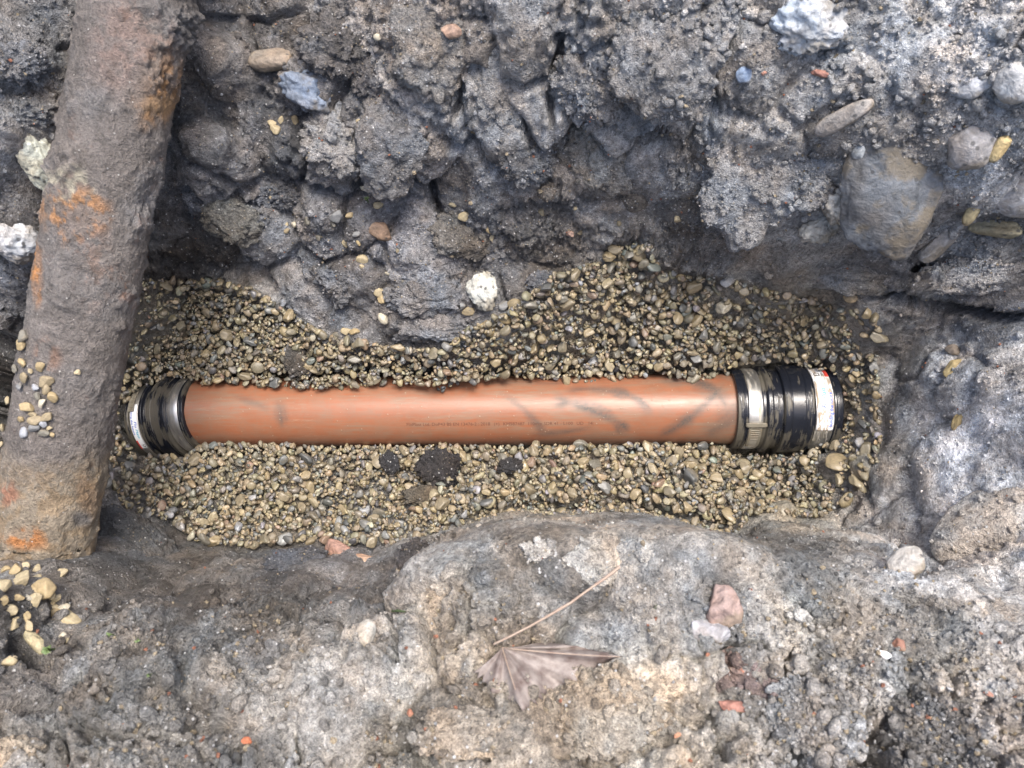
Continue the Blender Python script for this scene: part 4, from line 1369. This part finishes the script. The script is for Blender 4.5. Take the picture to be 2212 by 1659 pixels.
# soil clods of the far bank
lump('soil_clod', 'brown topped soil clod with orange streak beside the smooth grey clod', 'clod', 938, 105, 190, 200, 4, (.17, .155, .135), 'clod', .55, .42, freq=30)
lump('soil_clod', 'tall smooth grey soil clod in the middle of the far bank', 'clod', 1088, 150, 205, 340, 4, (.185, .185, .182), 'clod', .5, .42, freq=34, seed=41)
lump('soil_clod', 'tall gritty grey clod under the brown topped clod', 'clod', 852, 305, 158, 250, -6, (.135, .136, .138), 'clod', .55, .45, freq=30, seed=12)
lump('soil_clod', 'pale crumbly clod in the dark bank below the blue stone', 'clod', 730, 312, 165, 150, -24, (.20, .19, .178), 'crumbly', .5, .42, freq=30)
lump('soil_clod', 'gritty grey clod right of the tall smooth clod', 'clod', 1262, 190, 170, 170, 0, (.155, .157, .16), 'crumbly', .5, .45, freq=28)
lump('soil_clod', 'wedge shaped smooth clod pointing down the far bank', 'clod', 1296, 338, 170, 190, 28, (.18, .168, .145), 'clod', .5, .45, freq=30)
lump('soil_clod', 'broad flat faced clod forming the diagonal edge of the bank', 'clod', 1440, 150, 250, 260, 30, (.17, .17, .168), 'clod', .4, .5, freq=32)
lump('soil_clod', 'gritty rounded clod overhanging the gravel on the right bank', 'clod', 1640, 390, 330, 300, -20, (.20, .20, .198), 'clod', .38, .55, freq=34, seed=77)
lump('soil_clod', 'dark crumbly clod under the top edge near the iron pipe', 'clod', 720, 110, 170, 150, 10, (.092, .086, .082), 'crumbly', .5, .45, freq=26)
lump('soil_clod', 'dark clod beside the blue grey stone', 'clod', 800, 170, 90, 110, 0, (.09, .091, .096), 'crumbly', .55, .45, freq=22)
lump('soil_clod', 'small dark clod hanging above the pebbled slope', 'clod', 620, 420, 150, 90, 6, (.105, .106, .112), 'crumbly', .5, .45, freq=24)
lump('soil_clod', 'olive stained smooth clod near the iron pipe', 'clod', 500, 480, 130, 110, -20, (.11, .108, .095), 'clod', .45, .5, freq=24)
lump('soil_clod', 'muddy smooth clod with pebbles pressed into it', 'clod', 1000, 500, 170, 130, 0, (.115, .105, .090), 'clod', .4, .5, freq=26)
lump('soil_clod', 'grey frosted clod above the gravel, left of the white stone', 'clod', 920, 640, 200, 90, 2, (.15, .155, .165), 'crumbly', .45, .5, freq=26)
lump('soil_clod', 'grey clod with frosted top hanging low over the gravel', 'clod', 930, 710, 170, 80, -4, (.155, .158, .165), 'crumbly', .45, .5, freq=26, seed=301)
lump('soil_clod', 'dark bluish clod at the foot of the far bank', 'clod', 730, 615, 120, 100, -30, (.13, .135, .145), 'crumbly', .45, .48, freq=24)
lump('soil_clod', 'crumbly dark clod below the wedge shaped clod', 'clod', 1130, 350, 130, 110, 0, (.10, .10, .102), 'crumbly', .5, .48, freq=24)
lump('soil_clod', 'crumbly clod at the top edge above the wedge clod', 'clod', 1370, 60, 130, 120, 0, (.16, .158, .152), 'crumbly', .5, .5, freq=22)
lump('soil_clod', 'small rounded dark clod above the gravel shelf', 'clod', 1160, 610, 70, 60, 0, (.11, .11, .115), 'crumbly', .6, .45, freq=18)
lump('soil_clod', 'thick soil lip overhanging the end of the gravel', 'clod', 1800, 585, 260, 90, -14, (.15, .148, .142), 'clod', .5, .5, freq=28, seed=91)
lump('soil_clod', 'gritty clod at the right edge above the dark hollow', 'clod', 2110, 590, 230, 90, 12, (.24, .235, .23), 'clod', .5, .5, freq=26)
lump('soil_clod', 'dirt lump stuck on the left bank by the cream stone', 'clod', 40, 130, 110, 90, 0, (.12, .118, .12), 'crumbly', .6, .45, freq=20)
lump('soil_clod', 'greyish dirt lump below the left bank pebbles', 'clod', 70, 235, 120, 80, 0, (.16, .158, .155), 'crumbly', .6, .45, freq=20)
# foreground and near slope
lump('soil_clod', 'smooth dark mud hump at the foot of the iron pipe', 'clod', 292, 1165, 200, 110, -24, (.095, .092, .088), 'clod', .45, .5, freq=28, seed=15)
lump('soil_clod', 'blue grey crumbly clod at the near edge of the gravel', 'clod', 640, 1215, 150, 80, 8, (.105, .108, .12), 'crumbly', .5, .48, freq=24)
lump('soil_clod', 'dark brown crumbly clod on the corner of the foreground ledge', 'clod', 898, 1212, 80, 90, 0, (.075, .062, .055), 'crumbly', .7, .35, freq=22)
lump('soil_clod', 'broad tan clay clod left of the dry leaf', 'clod', 960, 1330, 180, 150, 10, (.34, .285, .215), 'clod', .32, .55, freq=28)
lump('soil_clod', 'tan clay flake under the leaf stem', 'clod', 1285, 1215, 150, 110, 24, (.42, .37, .30), 'clod', .3, .5, freq=24)
lump('soil_clod', 'wide tan clay clod below the dry leaf', 'clod', 1300, 1530, 260, 190, -12, (.34, .285, .21), 'clod', .28, .58, freq=30)
lump('soil_clod', 'pale tan clod with cracked edge at the bottom of the foreground', 'clod', 1010, 1590, 240, 120, 4, (.33, .28, .215), 'clod', .3, .56, freq=28)
lump('soil_clod', 'pale grey rounded clod at the bottom right', 'clod', 1760, 1560, 210, 170, -10, (.27, .255, .235), 'clod', .32, .55, freq=28)
lump('soil_clod', 'dark clod beside the pale grey rounded clod', 'clod', 2010, 1580, 180, 120, 8, (.17, .16, .15), 'crumbly', .35, .52, freq=26)
lump('soil_clod', 'grey brown clod ridge at the bottom left', 'clod', 430, 1570, 190, 120, 10, (.20, .185, .165), 'crumbly', .32, .55, freq=26)
lump('soil_clod', 'tan smooth clay patch bulging left of the grass blade', 'clod', 500, 1345, 200, 80, 6, (.17, .15, .125), 'crumbly', .4, .72, freq=26)
lump('soil_clod', 'grey pale clod by the crack in the foreground', 'clod', 560, 1430, 170, 90, 0, (.20, .197, .19), 'crumbly', .35, .70, freq=24)
# rubble with brick
lump('brick_lump', 'soil covered brick lump with a bright orange tip', 'brick', 1556, 1312, 84, 92, 10, (.26, .18, .15), 'rock', .8, .3, freq=18)
lump('brick_lump', 'large reddish brick lump sunk in the foreground soil', 'brick', 1605, 1462, 200, 150, -8, (.25, .175, .155), 'rock', .45, .48, freq=22, mat=M_SOIL)
lump('brick_shard', 'broken orange brick shard at the near gravel edge', 'brick', 728, 1192, 66, 44, -12, (.30, .17, .125), 'rock', .7, .35, freq=12)
lump('brick_shard', 'long thin orange brick shard under a crack', 'brick', 800, 1214, 90, 26, -12, (.33, .21, .14), 'flat', .8, .35, freq=12)
CHIPS = [(1572, 440, 48, 30, -14, (.50, .30, .22), 'pink brick chip resting on the overhanging gritty clod'),
         (1232, 505, 17, 15, 0, (.48, .29, .21), 'small pink brick chip on the muddy bank'),
         (1563, 1288, 46, 16, -24, (.60, .19, .07), 'bright orange brick chip on top of the brick lump'),
         (1594, 1448, 30, 16, 0, (.50, .17, .09), 'orange chip on the reddish brick lump'),
         (1580, 1528, 60, 26, -8, (.42, .15, .10), 'red brick chip along the lower edge of the brick lump'),
         (1940, 1395, 26, 28, 0, (.42, .16, .09), 'rust red brick chip beside the bright white chip'),
         (2135, 1500, 20, 12, -20, (.48, .20, .13), 'small salmon brick chip on the right of the foreground'),
         (535, 1602, 26, 17, 0, (.66, .17, .05), 'vivid orange brick chip on the bottom left soil'),
         (887, 1540, 14, 17, 10, (.52, .18, .09), 'orange brick crumb below the grass blade'),
         (1462, 1590, 20, 12, 0, (.56, .24, .12), 'orange brick crumb in the tan clay clod'),
         (1770, 158, 44, 15, -8, (.42, .15, .10), 'dark red brick splinter on the gritty bank'),
         (1650, 158, 12, 10, 0, (.45, .18, .11), 'red brick speck near the blue pebble'),
         (978, 66, 46, 30, 0, (.45, .26, .17), 'pale orange brick piece on the brown topped clod'),
         (722, 1192, 28, 16, -10, (.55, .25, .17), 'salmon broken face of the brick shard'),
         (1245, 1205, 20, 14, 30, (.50, .25, .20), 'pinkish brick crumb beneath the leaf stem')]
for (u, v, a, b, r, c, lab) in CHIPS:
    lump('brick_chip', lab, 'brick chip', u, v, a, b, r, tuple(np.array(c) * 0.5 + np.array((.06, .056, .05))), 'rock', .6, .2, freq=8, zoff=0.004 if lab.endswith('lump') or 'clod' in lab else 0.001)
# mud lumps dropped on the gravel
lump('mud_lump', 'largest dark wet mud lump on the gravel below the pipe', 'mud lump', 955, 1018, 98, 84, -14, (.040, .038, .040), 'crumbly', .55, .15, freq=26, zoff=.016)
lump('mud_lump', 'small dark oblong mud lump on the gravel', 'mud lump', 1102, 1016, 58, 36, 18, (.045, .042, .042), 'crumbly', .7, .15, freq=18, zoff=.020)
lump('mud_lump', 'ragged dark mud lump left of the largest one', 'mud lump', 846, 1004, 42, 52, 10, (.045, .043, .046), 'crumbly', .6, .15, freq=18, zoff=.020)
lump('mud_lump', 'grey mud patch flattened into the gravel above the pipe', 'mud lump', 645, 775, 64, 60, -30, (.10, .092, .082), 'crumbly', .3, .2, freq=18, zoff=.016)
lump('mud_lump', 'brown mud patch flattened into the gravel near the ledge', 'mud lump', 930, 1075, 110, 44, 4, (.135, .115, .088), 'crumbly', .3, .3, freq=18, zoff=.016)

# ------------------------------------------------------------------ dry leaf with its long stem
def leaf_mat(name, c1, c2, rough=0.5, trans=0.0):
    k = NT(name)
    c = k.obj()
    n = k.noise(c, 70, 5, 0.65)
    col = k.mix(k.rng(n, 0.32, 0.68), c1, c2)
    return k.out(col, rough, k.bump(k.noise(c, 260, 4, 0.6), 0.0008, 0.6))
M_LEAF = leaf_mat('dry_leaf', (.085, .058, .050), (.26, .23, .21), 0.55)
M_STEM = leaf_mat('leaf_stem', (.24, .17, .13), (.34, .28, .22), 0.6)
M_GREEN = leaf_mat('green_leaf', (.075, .115, .045), (.14, .20, .08), 0.55)

leaf = bpy.data.objects.new('dry_leaf', None)
COL.objects.link(leaf)
LP, LD = hit(1085, 1398)
leaf.location = Vector([float(q) for q in LP])
tag(leaf, 'crumpled dry brown leaf with a long stem on the tan foreground clay', 'leaf')
def leafpt(u, v, up):
    p, d = hit(u, v)
    p = np.array(p); p[2] += up
    return p - LP
tips = [(1022,1452,.005),(1062,1500,.007),(1128,1528,.006),(1185,1505,.008),(1255,1470,.008),(1345,1415,.010),(1240,1392,.010),(1160,1388,.006)]
lobes = []
cpt = leafpt(1085, 1398, .004)
tp = [leafpt(*t) for t in tips]
VL, FL = [], []
def leaf_sheet():
    nr = 14
    rim = []
    for a, b in zip(tp[:-1], tp[1:]):
        for q in range(8):
            t = q / 8
            m = a * (1 - t) + b * t
            pull = 1 - 0.02 * math.sin(math.pi * t) - (0.06 if q % 2 else 0) + 0.07 * random.uniform(-1, 1)
            m = cpt + (m - cpt) * pull
            m = m + np.array((0, 0, -0.006 * math.sin(math.pi * t)))
            rim.append(m)
    rim.append(tp[-1])
    n = len(rim)
    for r in range(nr + 1):
        s = r / nr
        for i, m in enumerate(rim):
            ph = i / 8 * 2 * math.pi
            q = cpt + (m - cpt) * s + np.array((0, 0, 0.0007 * math.cos(ph) * math.sin(math.pi * min(1, s * 0.9)) + 0.005 * math.sin(math.pi * s) + 0.008 * float(vnoise(np.array([[m[0] * s * 55, m[1] * s * 55, 0.0]]), 5)[0]) * s))
            VL.append(q)
    for r in range(nr):
        for i in range(n - 1):
            FL.append((r * n + i, r * n + i + 1, (r + 1) * n + i + 1, (r + 1) * n + i))
leaf_sheet()
lm = make_mesh('blade', np.array(VL), np.array(FL))
lb = link('blade', lm, M_LEAF, leaf)
sol = lb.modifiers.new('thickness', 'SOLIDIFY')
sol.thickness = 0.0005

def tube_along(pts, radii, sides=8):
    pts = np.array(pts, float)
    n = len(pts)
    Vt, Ft = [], []
    for i in range(n):
        t = pts[min(i + 1, n - 1)] - pts[max(i - 1, 0)]
        t /= np.linalg.norm(t)
        s = np.cross(t, (0, 0, 1.0)); s /= max(np.linalg.norm(s), 1e-6)
        b = np.cross(s, t)
        for q in range(sides):
            a = 2 * math.pi * q / sides
            Vt.append(pts[i] + radii[i] * (math.cos(a) * s + math.sin(a) * b))
    for i in range(n - 1):
        for q in range(sides):
            q1 = (q + 1) % sides
            Ft.append((i * sides + q, i * sides + q1, (i + 1) * sides + q1, (i + 1) * sides + q))
    return np.array(Vt), np.array(Ft)
sp = []
for t in np.linspace(0, 1, 16):
    u = 1068 + (1335 - 1068) * t
    v = 1388 + (1222 - 1388) * t + 10 * math.sin(t * 3.0)
    sp.append(leafpt(u, v, .010 + .006 * math.sin(math.pi * t)))
sp = np.array(sp)
for _ in range(4):
    sp[1:-1, 2] = np.maximum(sp[1:-1, 2], (sp[:-2, 2] + sp[2:, 2]) / 2)
Vt, Ft = tube_along(sp, np.linspace(.0008, .0013, 16) * (1 + 0.15 * np.sin(np.arange(16))))
link('stem', make_mesh('stem', Vt, Ft), M_STEM, leaf)
for t_ in (tp[2], tp[5]):
    vp = [cpt + (t_ - cpt) * s + np.array((0, 0, .0028 * math.sin(math.pi * min(1, s * .9)) + .0056 * math.sin(math.pi * s))) for s in np.linspace(0, .96, 9)]
    Vt, Ft = tube_along(vp, np.linspace(.0007, .0003, 9), 6)
    link('vein', make_mesh('vein', Vt, Ft), M_STEM, leaf)

# ------------------------------------------------------------------ seedlings and a grass blade
def seedling(u, v, leaves, size, label):
    p, d = hit(u, v)
    root = bpy.data.objects.new('seedling', None)
    COL.objects.link(root)
    root.location = Vector([float(q) for q in p])
    tag(root, label, 'seedling')
    sz = 0.8 * size * d / FPX
    for q in range(leaves):
        a = q * 2.4 + random.uniform(-.3, .3)
        ln = sz * random.uniform(.7, 1.1)
        rows = 7
        Vl, Fl = [], []
        for r in range(rows):
            t = r / (rows - 1)
            wd = 0.30 * ln * math.sin(math.pi * min(0.98, t * 0.92 + 0.06)) ** 0.8
            x = ln * t
            z = 0.002 + 0.006 * math.sin(t * 2.2) * (1 if q % 2 else 1.5)
            for s_ in (-1, 0, 1):
                Vl.append((x, s_ * wd, z + (0 if s_ == 0 else 0.0012)))
        for r in range(rows - 1):
            for s_ in range(2):
                Fl.append((r * 3 + s_, r * 3 + s_ + 1, r * 3 + s_ + 4, r * 3 + s_ + 3))
        ol = link('leaf', make_mesh('leaf', np.array(Vl), np.array(Fl)), M_GREEN, root)
        ol.rotation_euler = (0, -0.25, a)
    Vt, Ft = tube_along([(0, 0, -.004), (0.0004, 0, .001), (0, 0.0003, .003)], [.0008, .0007, .0006], 6)
    link('stem', make_mesh('stem', Vt, Ft), M_GREEN, root)
seedling(116, 1402, 5, 24, 'green leafy seedling at the rim of the dark hole')
seedling(252, 1374, 2, 26, 'seedling with one broad green leaf on the near slope')
seedling(308, 1378, 3, 22, 'pale green seedling beside the broad leaved one')
seedling(334, 1455, 4, 15, 'tiny bright green seedling on the foreground soil')
seedling(332, 1340, 3, 18, 'small green and brown seedling on the slope crest')
seedling(795, 437, 4, 13, 'tiny bright green sprout on the dark far bank')
seedling(1412, 1310, 3, 7, 'minute green sprout on the grey foreground soil')
gp = [hit(818, 1332), hit(835, 1322), hit(855, 1316), hit(878, 1320)]
g0 = np.array(gp[0][0])
pts = [np.array(q[0]) - g0 + np.array((0, 0, z)) for q, z in zip(gp, (.001, .010, .013, .006))]
zs = [p_[2] for p_ in pts]
Vt, Ft = tube_along(pts, [.0008, .0016, .0016, .0006], 6)
gb = link('grass_blade', make_mesh('grass_blade', Vt, Ft), M_GREEN, None, g0)
tag(gb, 'single bent green grass blade beside the tan clay clod', 'grass')

# ------------------------------------------------------------------ crumbs of soil, too many to count
rgc = np.random.default_rng(31)
PTa = np.concatenate([PT] + [q_[0] for q_ in SITES])
NRa = np.concatenate([NRM] + [q_[1] for q_ in SITES])
TNa = np.concatenate([tint] + [q_[2] for q_ in SITES])
gma = np.concatenate([gm, np.zeros(len(PTa) - len(gm))])
PT, NRM, tint, gm = PTa, NRa, TNa, gma
Uf, Vf, Df = project(PT)
infr = (Uf > -60) & (Uf < 2280) & (Vf > -60) & (Vf < 1720) & (gm < 0.3)
cand = np.where(infr)[0]
def crumb_batch(count, freq, med, sig, lo, hi, seed):
    rc = np.random.default_rng(seed)
    wgt = smoothstep(-0.25, 0.40, fbm(PT[cand] * 12, 3, 95 + seed)) + 0.10
    gritty = smoothstep(1350, 1600, Uf[cand]) * smoothstep(620, 480, Vf[cand])
    smoothmud = smoothstep(1000, 1100, Vf[cand]) * smoothstep(1290, 1230, Vf[cand]) * smoothstep(900, 800, Uf[cand])
    wgt = wgt * (1 + 1.6 * gritty + 0.8 * smoothstep(1270, 1330, Vf[cand])) * (1 - 0.7 * smoothmud) * (1.15 / Df[cand]) ** 2 * (Df[cand] / 0.8) ** 2
    pk = cand[rc.choice(len(cand), count, p=wgt / wgt.sum())]
    sz = np.clip(rc.lognormal(math.log(med), sig, count), lo, hi)
    g = smoothstep(1350, 1600, Uf[pk]) * smoothstep(620, 480, Vf[pk])
    sz = sz * (1 + 0.7 * g + 0.6 * smoothstep(1270, 1330, Vf[pk]))
    c = tint[pk] * rc.uniform(0.62, 1.35, (count, 1))
    c = c * (1 - 0.35 * g[:, None]) + 0.35 * g[:, None] * np.array((.34, .345, .345)) * rc.uniform(0.6, 1.3, (count, 1))
    kd = rc.random(count)
    for lo_, hi_, cc_, mx in ((0, .028, (.56, .56, .56), .0020), (.028, .038, (.36, .16, .10), .0026), (.038, .075, (.36, .30, .21), .0034)):
        m = (kd >= lo_) & (kd < hi_)
        c[m] = np.array(cc_) * rc.uniform(.75, 1.15, (m.sum(), 1))
        sz[m] = np.minimum(sz[m] * np.where(Vf[pk[m]] > 1220, 1.5, 1.0), mx)
    R = rot_mats(count, rc, rc.uniform(0, 6.28, count), 0.7)
    abc = sz[:, None] * np.stack([np.ones(count), rc.uniform(.6, 1, count), rc.uniform(.5, .95, count)], 1)
    pos = PT[pk] + NRM[pk] * (sz * 0.30)[:, None]
    vs, fs, tts, off = [], [], [], 0
    nsh = 12
    for k_ in range(nsh):
        Vs, Fs = rock_shape(300 + k_ + seed, freq, cuts=9, dmin=.42, dmax=.9, soft=30, rough=.34, nscale=2.3, oct_=3)
        sel = np.arange(k_, count, nsh)
        Vn = np.einsum('nij,nvj->nvi', R[sel], Vs[None] * abc[sel][:, None]) + pos[sel][:, None]
        vs.append(Vn.reshape(-1, 3))
        fs.append((Fs[None] + (np.arange(len(sel)) * len(Vs))[:, None, None]).reshape(-1, 3) + off)
        tc = np.concatenate([c[sel], rc.random((len(sel), 1)) * 0.6], 1)
        tts.append(np.repeat(tc, len(Vs), axis=0))
        off += len(sel) * len(Vs)
    return np.concatenate(vs), np.concatenate(fs), np.concatenate(tts)
v1, f1_, t1_ = crumb_batch(38000, 1, 0.00125, 0.36, 0.0007, 0.0032, 31)
v2, f2_, t2_ = crumb_batch(2600, 2, 0.0030, 0.34, 0.0020, 0.0070, 32)
VV, FF, TT = [v1, v2], [f1_, f2_ + len(v1)], [t1_, t2_]
crumbs = link('soil_crumbs', make_mesh('soil_crumbs', np.concatenate(VV), np.concatenate(FF), np.concatenate(TT)), M_SOIL)
tag(crumbs, 'loose crumbs of soil and grit strewn over the banks', 'crumbs', kind='stuff')
